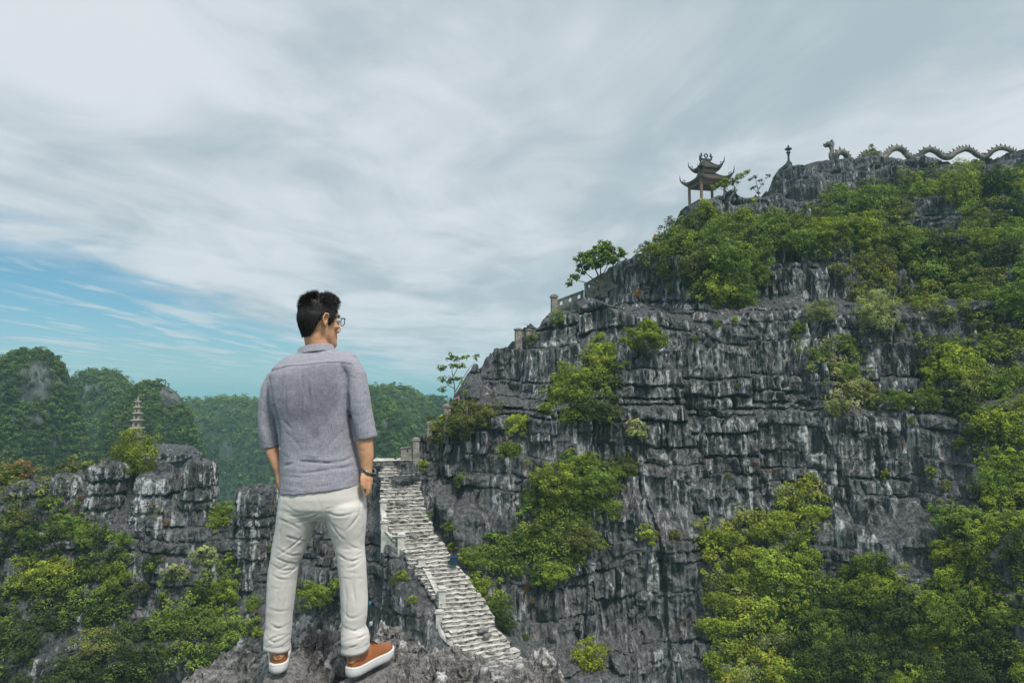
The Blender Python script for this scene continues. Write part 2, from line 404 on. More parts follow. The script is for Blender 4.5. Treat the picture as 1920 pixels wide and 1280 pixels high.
# keep the stair corridor calm
sx = np.interp(Z, SP_PATH[::-1, 2], SP_PATH[::-1, 0])
cor = np.exp(-((X - sx) / 1.9) ** 4) * sstep(Z, -19, -16.5) * (1 - sstep(Z, -6.6, -5.4))
disp = disp * (1 - 0.85 * cor) - 0.25 * cor
zmid = Z - (zw - (zb[K] + 0.5 * tk))
terr = (0.12 + 0.30 * sstep(fbm(X / 6, Z / 5, o=2, seed=41), 0.0, 0.5)) * (1 - cor)
Zq = Z * (1 - terr) + zmid * terr
# wide benches: vertical bands of rock between green ledges
nb = 7.0; bz = (Z + 1.6 * fbm(X / 6, Z / 30, o=3, seed=90) + 1.2 * fault) / nb; bf = bz - np.floor(bz)
step = (sstep(bf, 0.74, 1.0) - bf) * nb * (0.42 + .33 * sstep(Z, 4, 9)) * (1 - cor)
Y = Fbase(X, Zq + step) - disp
# the rows behind the crest
tb = np.linspace(0, 1, NB + 1)[1:, None]
Yb = Y[-1][None] + tb * 14 + 0.3 * fbm(np.repeat(gx[None], NB, 0) / 1.2, tb * 9, o=3, seed=95); Zb = Z[-1][None] - (tb ** 1.6) * 16 + 0.4 * fbm(np.repeat(gx[None], NB, 0) / 1.5, tb * 8, o=3, seed=96) * sstep(tb, 0, 0.2)
Xg = np.concatenate([X, np.repeat(gx[None], NB, 0)]); Yg = np.concatenate([Y, Yb]); Zg = np.concatenate([Z, Zb])
# small sideways relief so blocks are not straight extrusions
Xg = Xg + 0.07 * fbm(Zg / 0.6, Xg / 0.9, o=2, seed=80); Zg = Zg + 0.06 * fbm(Xg / 0.6 + 40, Zg / 0.9, o=2, seed=81)
PAV = at(1326, 389, 77.5)                      # level ground for the pavilion
pd_ = np.hypot(Xg - PAV[0], (Yg - PAV[1]) * .8); kf = 1 - sstep(pd_, 3.4, 5.2)
Zg = np.where(Zg > PAV[2] - .25, Zg * (1 - kf) + (PAV[2] - .25) * kf, Zg)
CV = np.stack([Xg, Yg, Zg], -1)
gxr, gz = CV.shape[1], CV.shape[0]
pale = np.concatenate([np.clip(0.25 + 1.0 * (np.abs(fl_n) - 0.3) + 0.35 * (h1(I, K, 33) - 0.4) + 0.5 * (sstep(X, -14, 8) * (1 - sstep(X, 22, 34))) * sstep(Z, -13, -6) - 0.1, 0, 1.3), np.full((NB, gxr), 0.4)])
cliff_me = mesh_np('cliff', CV.reshape(-1, 3), grid_faces(gz, gxr), M['cliff'], False, {'pale': pale.ravel()})
cliff = obj('rock_massif', cliff_me); tag(cliff, 'dark grey layered limestone massif with fluted cliff face and stepped ridge', 'cliff', kind='structure')
# outward normals of the face, for planting
du = np.gradient(CV, axis=1); dvv = np.gradient(CV, axis=0); CN = np.cross(du, dvv); CN /= np.linalg.norm(CN, axis=2, keepdims=True) + 1e-9
CPX, CPY = proj(CV)
FLATV, FLATN, FPXX, FPYY = CV.reshape(-1, 3), CN.reshape(-1, 3), CPX.ravel(), CPY.ravel()
def spot(px, py):
    """nearest point of the massif seen at a pixel, with its normal"""
    d = np.hypot(FPXX - px, FPYY - py); c = np.where(d < max(4.0, d.min() + 2))[0]
    i = c[np.argmin(FLATV[c, 1])]; return FLATV[i].copy(), FLATN[i].copy()
def ground_y(x, z): 
    d = (FLATV[:, 0] - x) ** 2 + (FLATV[:, 2] - z) ** 2; return FLATV[np.argmin(d)]

# ------------------------------------------------------------------ free-standing rock pillars on the left ridge
def rock_tower(name, label, px0, px1, py0, py1, D, depth, seed, layers, taper=0.12):
    a = at(px0, py1, D); b = at(px1, py0, D)
    cx, hw, z0, z1 = (a[0] + b[0]) / 2, (b[0] - a[0]) / 2, a[2], b[2]
    na, nz = 96, 100
    A = np.linspace(0, 2 * np.pi, na, endpoint=False)[None]; t = np.linspace(0, 1, nz)[:, None]
    A, t = np.broadcast_arrays(A, t); zt = z0 + t * (z1 - z0)
    lb = np.array(layers); k = np.clip(np.searchsorted(lb, t + 0.012 * vn(np.cos(A) * 2, np.sin(A) * 2, t * 3, seed)) - 1, 0, len(lb) - 2)
    f = (t - lb[k]) / (lb[k + 1] - lb[k])
    rr = 1 + 0.16 * (h1(k, seed) - 0.5) - 0.10 * np.exp(-((np.minimum(f, 1 - f) * (lb[k + 1] - lb[k]) * (z1 - z0)) / 0.09) ** 2)
    rr = rr - taper * sstep(f, 0.5, 1.0) * 0.8
    fl = np.abs(vn(np.cos(A) * 3.1 + k * 3.3, np.sin(A) * 3.1, t * 1.5, seed + 3) + 0.5 * vn(np.cos(A) * 7 + k, np.sin(A) * 7, t * 3, seed + 4))
    rr = rr + 0.20 * (fl - 0.35) + 0.07 * fbm(np.cos(A) * 5, np.sin(A) * 5, t * 14, 3, seed + 7) + 0.05 * fbm(np.cos(A) * 13, np.sin(A) * 13, t * 30, 2, seed + 8)
    cap = np.sqrt(np.clip(1 - sstep(t, 0.965, 1.0) ** 2, 0, 1)); rr = rr * (0.03 + 0.97 * cap)
    ca, sa = np.cos(A), np.sin(A); p = 3.0
    sq = (np.abs(ca) ** p + np.abs(sa) ** p) ** (-1 / p)
    V = np.stack([cx + hw * rr * sq * ca, D + depth + depth * rr * sq * sa, zt + 0.05 * fbm(ca * 4, sa * 4, t * 9, 2, seed) + 0.25 * vn(ca * 2, sa * 2, 0.5, seed + 9) * sstep(t, .8, 1)], -1)
    F = grid_faces(nz, na); i = np.arange(nz - 1) * na; F = np.concatenate([F, np.stack([i + na - 1, i, i + na, i + 2 * na - 1], 1)])
    me = mesh_np(name, V.reshape(-1, 3), F, M['cliff'], False, {'pale': np.clip(0.6 + fl, 0, 1.3).ravel()})
    o = obj(name, me); tag(o, label, 'rock', 'free-standing rock pillars on the left ridge'); return o
rock_tower('rock_pillar', 'tall blocky grey rock pillar with layered joints left of the man', 326, 388, 866, 1075, 46.2, 1.2, 3, [0, .22, .34, .56, .64, .76, 1.0])
rock_tower('rock_pillar', 'shorter flat-topped rock pillar beside the man\'s left hand', 430, 506, 916, 1110, 45.0, 1.35, 11, [0, .3, .5, .62, .71, 1.0], 0.08)
rock_tower('rock_pillar', 'weathered pillar with a leaning knob beside the domed yellow-green tree', 146, 212, 868, 1030, 46.8, 1.3, 23, [0, .2, .45, .62, .78, 1.0], 0.2)
rock_tower('rock_pillar', 'broad dark rock buttress beneath the domed yellow-green tree', 228, 316, 893, 1075, 46.6, 1.5, 31, [0, .25, .42, .6, .8, 1.0], 0.15)

rock_tower('rock_pillar', 'jagged grey pinnacle near the left edge below olive scrub', 74, 136, 893, 1030, 47.0, 1.1, 43, [0, .3, .52, .7, 1.0], .25)
rock_tower('rock_pillar', 'low craggy rock stump at the far left edge', -4, 66, 905, 1040, 46.9, 1.2, 47, [0, .35, .6, .8, 1.0], .2)
# ------------------------------------------------------------------ far karst hills and the valley floor
m, t, b = new_mat('hill_ground', .95, .1); g = t.n('ShaderNodeNewGeometry').outputs['Position']
nh1 = t.noise(t.mapping(g, (1, 1, .3)), .6, 5, .65, .3); nh2 = t.noise(g, .35, 4, .6)
cg_ = t.mix(t.ss(nh2, .35, .65), (0.022, 0.042, 0.014, 1), (0.060, 0.090, 0.026, 1)); cr_ = t.mix(t.ss(nh1, .35, .62), (0.045, 0.05, 0.05, 1), (0.15, 0.155, 0.16, 1))
t.link(t.mix(attr(t, 'pale', 2), cg_, cr_), b.inputs['Base Color']); bump(t, b, nh1, 1.0, .8); M['hill'] = m
M['valley'] = plain('valley_field', (0.06, 0.085, 0.03), 0.95, 0.4, 0.02)
HILLS = [  # name, label, px centre, py crest, D, half width px at 100 px below the crest, exponent, depth
    ('hill', 'steep green karst peak at the far left edge', 62, 650, 150, 84, 2.8, 1.0),
    ('hill', 'rounded green karst hill behind the pagoda, left of its pair', 190, 688, 225, 88, 2.6, 1.0),
    ('hill', 'green karst hill whose slope falls to the right behind the pagoda', 290, 710, 168, 78, 2.4, 1.0),
    ('hill', 'hazy wooded ridge running behind the man', 455, 740, 330, 190, 4.0, 0.6),
    ('hill', 'hazy green hill to the right of the man above the stair head', 712, 716, 275, 150, 2.6, 0.8),
    ('hill', 'near wooded spur just right of the man\'s elbow', 716, 752, 200, 84, 2.2, 1.0),
    ('hill', 'low hazy shoulder of the ridge by the slender tree', 800, 738, 340, 120, 2.6, 0.7),
]
leafC = []; leafD = []; leafN = []; leafL = []; leafT = []
def leaves_mesh(C, d, n, L, Wd, tint):
    s = np.cross(n, d); s /= np.linalg.norm(s, axis=1, keepdims=True) + 1e-9
    L = L[:, None]; Wd = Wd[:, None]
    V = np.stack([C - d * L * .5, C - s * Wd * .5 + n * Wd * .18, C + d * L * .5 - n * L * .10, C + s * Wd * .5 + n * Wd * .18], 1).reshape(-1, 3)
    F = np.arange(len(C) * 4).reshape(-1, 4); return V, F, np.repeat(tint, 4, 0)
def unit(v): return v / (np.linalg.norm(v, axis=-1, keepdims=True) + 1e-9)
def clump_leaves(C, rad, n, out, r, leaf, aspect=0.5, up=0.6, squash=0.75, tint=None, tv=0.30, shell=0.55):
    """n leaves round every clump centre; out = outward direction per clump"""
    m = len(C); q = unit(r.normal(size=(m, n, 3)) + out[:, None] * 0.75 + np.array([0, 0, .45]))
    rr = (shell + (1 - shell) * r.random((m, n, 1))) * rad[:, None, None]
    P = C[:, None] + q * rr * np.array([1, 1, squash])
    nn = unit(q * 0.7 + np.array([0, 0, up]) + r.normal(size=q.shape) * 0.45)
    d = unit(np.cross(nn, r.normal(size=q.shape)) + q * 0.35 - np.array([0, 0, .25])); d = unit(d - nn * np.sum(d * nn, -1, keepdims=True))
    L = leaf * (0.7 + 0.6 * r.random((m, n)))
    t = np.repeat(tint[:, None], n, 1) * (1 + tv * (r.random((m, n, 1)) * 2 - 1)) * (0.85 + 0.3 * np.clip(q[..., 2:3], -0.5, 1))  # upper leaves of a clump coloured lighter: top highlight put into the tint
    t = t * np.array([1, 1, 1]) + (r.random((m, n, 1)) < 0.03) * np.array([0.06, 0.05, 0.0])
    return P.reshape(-1, 3), d.reshape(-1, 3), nn.reshape(-1, 3), L.ravel(), (L * aspect).ravel(), t.reshape(-1, 3)
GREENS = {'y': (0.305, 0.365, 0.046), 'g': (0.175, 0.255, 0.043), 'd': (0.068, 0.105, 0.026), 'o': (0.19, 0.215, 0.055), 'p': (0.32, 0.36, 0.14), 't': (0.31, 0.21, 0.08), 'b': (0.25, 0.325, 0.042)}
hr = np.random.default_rng(5)
for hi, (nm, lab, pcx, pcy, D, hw, ex, dep) in enumerate(HILLS):
    c = at(pcx, pcy + 10, D); Wm = hw * D / FPX; Hm = 100 * D / FPX
    nr, na = 46, 100
    rr = np.linspace(0, 1, nr)[:, None] ** 0.8; A = np.linspace(0, 2 * np.pi, na)[None]
    rr, A = np.broadcast_arrays(rr, A); zlow = -62.0
    rmax = ((c[2] - zlow) / Hm) ** (1 / ex)
    r_ = rr * rmax
    rough = 1 + 0.10 * vn(np.cos(A) * 2.2, np.sin(A) * 2.2, r_ * 1.2, 100 + hi) * np.clip(r_, 0, 1)
    x = c[0] + Wm * r_ * np.cos(A) * rough; y = D + Wm * r_ * np.sin(A) * rough * (1.0 if dep >= 1 else dep)
    z = c[2] - Hm * r_ ** ex + 0.035 * Wm * fbm(x / (Wm * .25), y / (Wm * .25), o=4, seed=110 + hi)
    z = np.maximum(z, zlow - 1)
    V = np.stack([x, y, z], -1)
    # its woodland
    du = np.gradient(V, axis=1); dr = np.gradient(V, axis=0); N = unit(np.cross(dr, du)); area = np.linalg.norm(np.cross(dr, du), axis=2).ravel()
    Vf, Nf = V.reshape(-1, 3), N.reshape(-1, 3); px, py = proj(Vf)
    facing = (Nf[:, 1] < 0.25) & (py < 960) & (px > -30) & (px < 860) & (Vf[:, 2] > -45)
    rocky = (fbm(Vf[:, 0] / (Wm * .16), Vf[:, 2] / (Wm * .16), o=3, seed=120 + hi) > 0.80) & (Nf[:, 2] < 0.8)
    if hi == 0: rocky |= (np.hypot((px - 72) / 34, (py - 712) / 40) + 0.3 * vn(px / 14, py / 14, seed=4) < 1)
    if hi == 2: rocky |= (np.hypot((px - 318) / 20, (py - 740) / 24) + 0.3 * vn(px / 14, py / 14, seed=4) < 1)
    o = obj(nm, mesh_np(nm, V.reshape(-1, 3), grid_faces(nr, na), M['hill'], True, {'pale': rocky * .9})); tag(o, lab, 'hill', kind='structure')
    p = area * facing * (1 - 0.90 * rocky); p /= p.sum()
    crad = 0.0038 * D * np.ones(1)
    vis = area[facing].sum(); ncl = int(min(3300 if hi < 3 else 2100, vis / (crad[0] ** 2) * 1.0))
    idx = hr.choice(len(Vf), ncl, p=p)
    C = Vf[idx] + hr.normal(size=(ncl, 3)) * crad * 0.7 + Nf[idx] * crad * 0.2
    rad = crad * hr.uniform(.6, 1.35, ncl)
    patch = fbm(C[:, 0] / (Wm * .3), C[:, 2] / (Wm * .3), o=3, seed=130 + hi)
    base = np.array([0.115, 0.170, 0.034]); t = base[None] * (1 + 0.35 * hr.normal(size=(ncl, 1)).clip(-1, 1.6)) * (1 + 0.45 * patch[:, None])
    t += (hr.random((ncl, 1)) < 0.10) * np.array([0.06, 0.06, 0.0])
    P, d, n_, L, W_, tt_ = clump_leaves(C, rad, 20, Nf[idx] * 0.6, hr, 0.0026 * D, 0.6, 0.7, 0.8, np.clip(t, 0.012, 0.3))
    V2, F2, T2 = leaves_mesh(P, d, n_, L, W_, tt_)
    o = obj('woodland', mesh_np('woodland', V2, F2, M['leaf_mass'], False, {'tint': T2})); tag(o, lab.replace('karst ', '') + ', its tree cover', 'woodland', kind='stuff')
gp = MB(); gp.add([(-4000, -800, -60), (4000, -800, -60), (4000, 7000, -60), (-4000, 7000, -60)], [(0, 1, 2, 3)])
tag(gp.build('ground', M['valley']), 'green valley floor below the cliffs', 'ground', kind='structure')
# ================================================================== built things on the massif
crest_x, crest_y, crest_z = CV[NZ - 1, :, 0], CV[NZ - 1, :, 1], CV[NZ - 1, :, 2]
def crest_D(px, py, D0):
    D = D0
    for _ in range(6): D = float(np.interp(at(px, py, D)[0], crest_x, crest_y))
    return D
# ------------------------------------------------------------------ staircase
def riser_material():
    m, t, b = new_mat('stair_riser', 0.95, 0.15)
    g = t.n('ShaderNodeNewGeometry').outputs['Position']
    n = t.noise(t.mapping(g, (1, 1, 2.2)), 3.2, 5, 0.65, 0.5)
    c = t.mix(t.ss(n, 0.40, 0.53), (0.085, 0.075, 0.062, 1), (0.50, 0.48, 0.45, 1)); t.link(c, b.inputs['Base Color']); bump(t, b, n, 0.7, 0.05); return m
M['riser'] = riser_material()
m, t, b = new_mat('stair_tread', 0.9, 0.2)
g = t.n('ShaderNodeNewGeometry').outputs['Position']
n = t.noise(g, 2.2, 6, 0.65, 0.4); n2 = t.noise(g, 0.8, 4, 0.6)
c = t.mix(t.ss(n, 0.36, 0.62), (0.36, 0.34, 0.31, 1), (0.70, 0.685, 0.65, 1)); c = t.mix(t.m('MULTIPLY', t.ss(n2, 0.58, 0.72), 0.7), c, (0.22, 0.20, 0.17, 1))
t.link(c, b.inputs['Base Color']); bump(t, b, n, 0.5, 0.03); M['tread'] = m
def step_mesh(seed):
    r = np.random.default_rng(seed); n = 16; xs = np.linspace(-.5, .5, n)
    front = -0.30 + 0.060 * r.normal(size=n).clip(-1.6, 1.6) + 0.02 * np.sin(xs * 9 + seed)
    V = []; F = []
    for j, (yy, zz_) in enumerate([(0.42, 0.0), (None, 0.0), (None, -0.05), (None, -0.30)]):
        for i in range(n):
            yv = 0.42 if yy is not None else front[i] + (0, 0.0, 0.05, 0.08)[j] * (j > 1) + (0.02 * r.normal() if j > 1 else 0)
            V.append((xs[i], yv, zz_ + (0.012 * r.normal() if j < 2 else 0)))
    for j in range(3):
        for i in range(n - 1): F.append((j * n + i, (j + 1) * n + i, (j + 1) * n + i + 1, j * n + i + 1))
    k = len(V)
    V += [(-.5, .42, -.30), (.5, .42, -.30)]
    F += [(0, k, 3 * n, 2 * n, n), (n - 1, 2 * n - 1, 3 * n - 1, 4 * n - 1, k + 1), (k, 0, *range(1, n), k + 1)]
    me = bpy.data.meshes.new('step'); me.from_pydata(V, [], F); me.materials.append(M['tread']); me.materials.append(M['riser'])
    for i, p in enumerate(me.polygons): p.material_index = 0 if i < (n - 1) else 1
    bm = bmesh.new(); bm.from_mesh(me); bmesh.ops.recalc_face_normals(bm, faces=bm.faces); bm.to_mesh(me); bm.free(); return me
step_variants = [step_mesh(i) for i in range(9)]
sp = SP_PATH
zs = np.arange(sp[0, 2], sp[-1, 2], -0.185); sw_r = np.random.default_rng(3)
stair = empty('staircase', tuple(sp[-1])); tag(stair, 'long whitewashed stone staircase climbing to the saddle beside the cliff', 'staircase')
ST = []
for k, z in enumerate(zs):
    x = np.interp(z, sp[::-1, 2], sp[::-1, 0]); y = np.interp(z, sp[::-1, 2], sp[::-1, 1])
    x2 = np.interp(z - 1.2, sp[::-1, 2], sp[::-1, 0]); y2 = np.interp(z - 1.2, sp[::-1, 2], sp[::-1, 1])
    ang = math.atan2(x2 - x, y - y2) if y2 < y else 0
    wd = 2.36 + 0.5 * (k / len(zs)) + sw_r.normal() * 0.13
    if k == 0: wd = 3.3
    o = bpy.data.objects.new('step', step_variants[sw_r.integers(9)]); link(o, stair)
    o.location = (x - sp[-1][0] + sw_r.normal() * 0.07, y - sp[-1][1], z - sp[-1][2]); o.rotation_euler = (sw_r.normal() * .02, sw_r.normal() * 0.018, ang * 0.4 + sw_r.normal() * 0.03)
    o.scale = ((-1 if sw_r.random() < .5 else 1) * wd, 1.0 if k else 3.0, 1); ST.append((x, y, z, ang * .55, wd))
# loose stones on the treads
def pebble(seed, s=1.0):
    r = np.random.default_rng(seed); bm = bmesh.new(); bmesh.ops.create_icosphere(bm, subdivisions=2, radius=1)
    V = np.array([v.co for v in bm.verts]); q = 1 + 0.35 * fbm(V[:, 0] * 1.3 + seed, V[:, 1] * 1.3, V[:, 2] * 1.3, 3, seed)
    V = V * q[:, None] * np.array([1, .8, .55]) * s
    for v, p in zip(bm.verts, V): v.co = p
    me = bpy.data.meshes.new('stone'); bm.to_mesh(me); bm.free(); me.materials.append(M['stonegrey']); return me
M['stonegrey'] = plain('loose_stone', (0.20, 0.195, 0.185), 0.92, 0.4, 9, bumpd=0.03)
M['cliff_plain'] = M['stonegrey']
pv = [pebble(i) for i in range(5)]
def step_at(py):
    return min(ST, key=lambda s: abs(proj(np.array(s[:3]))[1] - py))
for lab, px, py, s in [('grey boulder lying on the upper stairs near the first post', 754, 946, .42), ('flat grey stone on the stairs beside the second post', 739, 981, .40),
                       ('brown-grey stone on the stairs above the blue bin', 775, 1006, .36), ('dark loose stone low on the stairs', 905, 1180, .30), ('dark rubble stone near the foot of the stairs', 915, 1196, .26), ('small dark stone at the stair foot', 920, 1225, .24)]:
    q = step_at(py); x = at(px, py, q[1])[0]
    o = obj('boulder', pv[int(px) % 5], None, (x, q[1] - .05, q[2] + s * .3)); o.scale = (s, s, s); o.rotation_euler = (0, 0, px); tag(o, lab, 'stone', 'loose stones on the staircase')
# ------------------------------------------------------------------ balustrade posts and parapets
def post_mesh(h, w=0.34, mat='stone', name='post'):
    b_ = MB(); b_.box((0, 0, (h - 1.0) / 2), (w, w, h + 1.0)); return b_
def make_post(label, px, py0, py1, D, group, mat='stone', w=0.36, rz=0.2):
    base = at(px, py1, D); h = (py1 - py0) / FPX * D
    r = empty('balustrade_post', tuple(base), rz); tag(r, label, 'post', group)
    MB().box((0, 0, (h * .82 - .9) / 2), (w, w, h * .82 + .9)).build('shaft', M[mat], r, bevel=0.015)
    MB().box((0, 0, h * .855), (w * 1.28, w * 1.28, h * .07)).build('collar', M[mat], r, bevel=0.01)
    MB().lathe([(w * .5, h * .89), (w * .66, h * .915), (w * .55, h * .95), (w * .28, h * .985), (w * .06, h * 1.0)], n=10).build('cap', M[mat], r, smooth=True)
    return base, h
def make_parapet(label, a, b2, h, group, mat='stone', hole=0.22, pitch=0.75, thick=0.20, deep=0.7):
    """pierced wall between two points that follows the slope"""
    a = Vector(a); b2 = Vector(b2); L = (b2 - a).xy.length; slope = (b2.z - a.z) / max(L, .1); n = max(1, int(L / pitch)); pw = L / n
    r = empty('parapet_wall', tuple(a), math.atan2(b2.y - a.y, b2.x - a.x)); tag(r, label, 'wall', group)
    def prism(x0, x1, z0, z1, th, nm):
        m_ = MB(); V = [(x, s * th / 2, z + slope * x) for x in (x0, x1) for s in (-1, 1) for z in (z0, z1)]
        m_.add(V, [(0, 1, 3, 2), (4, 6, 7, 5), (0, 4, 5, 1), (2, 3, 7, 6), (0, 2, 6, 4), (1, 5, 7, 3)]); m_.build(nm, M[mat], r)
    prism(0, L, -deep, h * .42, thick, 'base_course')
    for i in range(n + 1):
        x0 = max(0, i * pw - (pw - hole) / 2); x1 = min(L, i * pw + (pw - hole) / 2)
        if x1 - x0 > .04: prism(x0, x1, h * .42, h * .76, thick - .02, 'pier')
    prism(0, L, h * .76, h * .90, thick, 'top_course'); prism(-.02, L + .02, h * .90, h, thick + .10, 'coping')
gl = 'posts on the open side of the staircase'
lp = []
for i, (px, y0, y1) in enumerate([(719, 935, 966), (721, 974, 1006), (752, 999, 1037), (791, 1042, 1068), (829, 1100, 1141), (824, 1143, 1172)]):
    q = step_at(y1 - 3); D = q[1] - .05
    lab = ['topmost whitewashed post on the left edge of the stairs', 'second whitewashed post down the left edge of the stairs', 'third whitewashed post where the stairs begin to bend', 'short post at the middle of the stair bend', 'tall whitewashed post on the lower stairs', 'lowest whitewashed post above the curved kerb'][i]
    lp.append(make_post(lab, px, y0, y1, D, gl, 'wash', 0.40, 0.1)[0])
for i in range(len(lp) - 1):
    if i == 4: continue
    make_parapet(['low wall between the two topmost stair posts', 'low wall between second and third stair posts', 'low wall between third and fourth stair posts', 'low wall between the short post and the tall lower post'][i], lp[i], lp[i + 1], 0.50, 'low walls along the stairs', 'wash', 0.16, 0.7, 0.22)
kb = MB(); kp = [at(824, 1170, lp[5][1]), at(830, 1190, lp[5][1] - .5), at(842, 1203, lp[5][1] - .9), at(862, 1215, lp[5][1] - 1.3)]
kb.tube([tuple(p) for p in kp], 0.16, 6); tag(kb.build('kerb', M['wash']), 'curved whitewashed kerb below the lowest stair post', 'kerb')
gr = 'posts on the path up the ridge'
D1 = crest_D(780, 850, 48)
make_post('square brick post at the head of the stairs', 780, 820, 853, D1 - .5, gr, 'stone', 0.42)
make_post('thin stone post half hidden in leaves above the stair head', 805, 790, 820, crest_D(805, 810, 49) - .2, gr, 'stone', .34)
make_post('stout stone post beside the slender tree', 838, 757, 792, crest_D(838, 780, 50) - .3, gr, 'stone', .46)
a_ = at(752, 856, D1 - .3); b_ = at(777, 853, D1 - .4); make_parapet('low brown wall closing the head of the stairs', a_, b_, .62, 'walls on the ridge path', 'stone', .12, .5)
a_ = at(844, 782, crest_D(844, 780, 50) - .2); b_ = at(872, 776, crest_D(872, 776, 51)); make_parapet('low stone wall running right from the stout post', a_, b_, .55, 'walls on the ridge path', 'stone', .1, .6)
make_post('small capped post on the ridge left of the ridge wall', 972, 614, 640, crest_D(972, 632, 54.6) - .3, gr, 'stone', .5)
make_post('tiny capped post just right of another on the ridge', 991, 617, 632, crest_D(991, 630, 55) - .3, gr, 'stone', .42)
make_post('leaning post on the ridge below the pierced wall', 1022, 604, 622, crest_D(1022, 615, 57) - .3, gr, 'stone', .36)
a_ = at(978, 636, crest_D(972, 632, 54.6) - .3); b_ = at(1004, 632, crest_D(1000, 630, 55.4)-.2); make_parapet('short weathered wall between two ridge posts', a_, b_, .55, 'walls on the ridge path', 'stone', .1, .6)
Da = crest_D(1040, 585, 58) - .3; Db = crest_D(1132, 535, 63) - .3; Dc = crest_D(1177, 518, 65.5) - .3
make_post('tall dark post at the low end of the pierced ridge wall', 1039, 550, 592, Da, gr, 'stone', .50)
make_post('pale post in the middle of the pierced ridge wall', 1132, 511, 538, Db, gr, 'stone', .52)
make_post('pale domed post at the high end of the pierced ridge wall', 1177, 497, 522, Dc, gr, 'stone', .60)
make_parapet('dark pierced wall beside the tall dark ridge post', at(1044, 584, Da), at(1094, 566, (Da + Db) / 2), 1.0, 'walls on the ridge path', 'stone', .28, .66)
make_parapet('pale pierced wall left of the middle ridge post', at(1097, 553, (Da + Db) / 2 + .4), at(1128, 535, Db), .95, 'walls on the ridge path', 'stone', .26, .62)
make_parapet('pale pierced wall between the middle and the domed ridge post', at(1137, 532, Db), at(1173, 516, Dc), .98, 'walls on the ridge path', 'stone', .26, .62)
# ------------------------------------------------------------------ blue bin by the stairs, small litter
m_bl = plain('blue_plastic', (0.012, 0.045, 0.085), 0.55, 0.25, 3, 0.5)
q = step_at(1056); bb = at(851, 1057, q[1] - .1)
r = empty('litter_bin', (bb[0], bb[1], q[2])); tag(r, 'small dark blue litter bin on the right edge of the stairs', 'bin')
MB().box((0, 0, .22), (.40, .40, .44), taper=1.15).build('tub', m_bl, r, bevel=.02); MB().box((0, 0, .47), (.50, .50, .06)).build('lid', m_bl, r, bevel=.02); MB().box((0, -.24, .40), (.2, .03, .05)).build('handle', m_bl, r)
for lab, px, py, colr in [('pale blue scrap of litter on the rocks by the man\'s right knee', 692, 1128, (0.05, 0.30, 0.45)), ('white plastic bag caught in rocks by the man\'s right shin', 694, 1166, (0.55, 0.6, 0.62)), ('green cloth hung beside the domed ridge post', 1181, 520, (0.0, 0.25, 0.10))]:
    p_, n_ = spot(px, py)
    if px > 1000: p_ = at(px, py, Dc - .35)
    bm = bmesh.new(); bmesh.ops.create_icosphere(bm, subdivisions=2, radius=.12)
    for v in bm.verts: v.co = v.co * (1 + .5 * float(vn(v.co.x * 9, v.co.y * 9, v.co.z * 9, int(px)))); v.co.y *= .6; v.co.z *= (2.0 if px > 1000 else 1.1)
    me = bpy.data.meshes.new('scrap'); bm.to_mesh(me); bm.free(); me.materials.append(plain('scrap_' + str(px), colr, .5, .2))
    tag(obj('plastic_scrap', me, None, tuple(p_ + n_ * .05 * (px < 1000))), lab, 'litter')
# ------------------------------------------------------------------ pavilion
def tile_material():
    m, t, b = new_mat('roof_tile', 0.85, 0.25)
    g = t.n('ShaderNodeTexCoord').outputs['Object']; n = t.noise(g, 3.5, 5, .65); n2 = t.noise(g, 14, 3, .6)
    c = t.mix(t.ss(n, .35, .68), (0.032, 0.028, 0.026, 1), (0.095, 0.075, 0.062, 1)); c = t.mix(t.m('MULTIPLY', t.ss(n2, .55, .7), .4), c, (0.15, 0.14, 0.125, 1)); t.link(c, b.inputs['Base Color']); return m
M['tile'] = tile_material()
M['soffit'] = plain('roof_soffit', (0.42, 0.34, 0.25), .85, .25, 3, dirt=(0.16, 0.12, 0.09))
M['column'] = plain('column_paint', (0.33, 0.21, 0.155), .8, .3, 4, dirt=(0.17, 0.12, 0.10))
M['dark'] = plain('dark_ornament', (0.05, 0.055, 0.055), .8, .3, 6)
def curved_roof(ex, ey, rl, h, lift, sag, n=29):
    """hip roof with a sagging profile and raised corners; returns top and under-side meshes and a height function"""
    u = np.linspace(-1, 1, n); Ux, Uy = np.meshgrid(u, u)
    xx = Ux * ex; yy = Uy * ey
    ax = np.clip((np.abs(xx) - rl / 2) / (ex - rl / 2), 0, 1); ay = np.abs(Uy)
    r_ = np.maximum(ax, ay)
    z = h * (1 - r_) ** 1.0 * (1 - sag * (r_) * 1.0) + lift * (ax * ay) ** 3.2
    sp_ = 1 + 0.06 * (ax * ay) ** 3
    return np.stack([xx * sp_, yy * sp_, z], -1), n
def roof_part(parent, name, V, n, mat, thick, z0, under=None):
    top = V.reshape(-1, 3) + np.array([0, 0, z0]); bot = top - np.array([0, 0, thick]) * 1.0
    F = grid_faces(n, n); F2 = F[:, ::-1] + n * n
    ring = list(range(n)) + [i * n + n - 1 for i in range(1, n)] + [(n - 1) * n + i for i in range(n - 2, -1, -1)] + [i * n for i in range(n - 2, 0, -1)]
    rf = np.array([(ring[i], ring[i] + n * n, ring[(i + 1) % len(ring)] + n * n, ring[(i + 1) % len(ring)]) for i in range(len(ring))])
    me = mesh_np(name, np.concatenate([top, bot]), np.concatenate([F, F2, rf]), mat); me.materials.append(under or mat)
    mi = np.zeros(len(me.polygons), np.int32); mi[len(F):2 * len(F)] = 1; me.polygons.foreach_set('material_index', mi)
    return obj(name, me, parent)
PD = 77.5; pb_ = at(1326, 389, PD); PM = PD / FPX
pav = empty('pavilion', tuple(pb_), R(12)); tag(pav, 'two-tier pavilion with upturned tiled roofs on the ridge shoulder', 'pavilion')
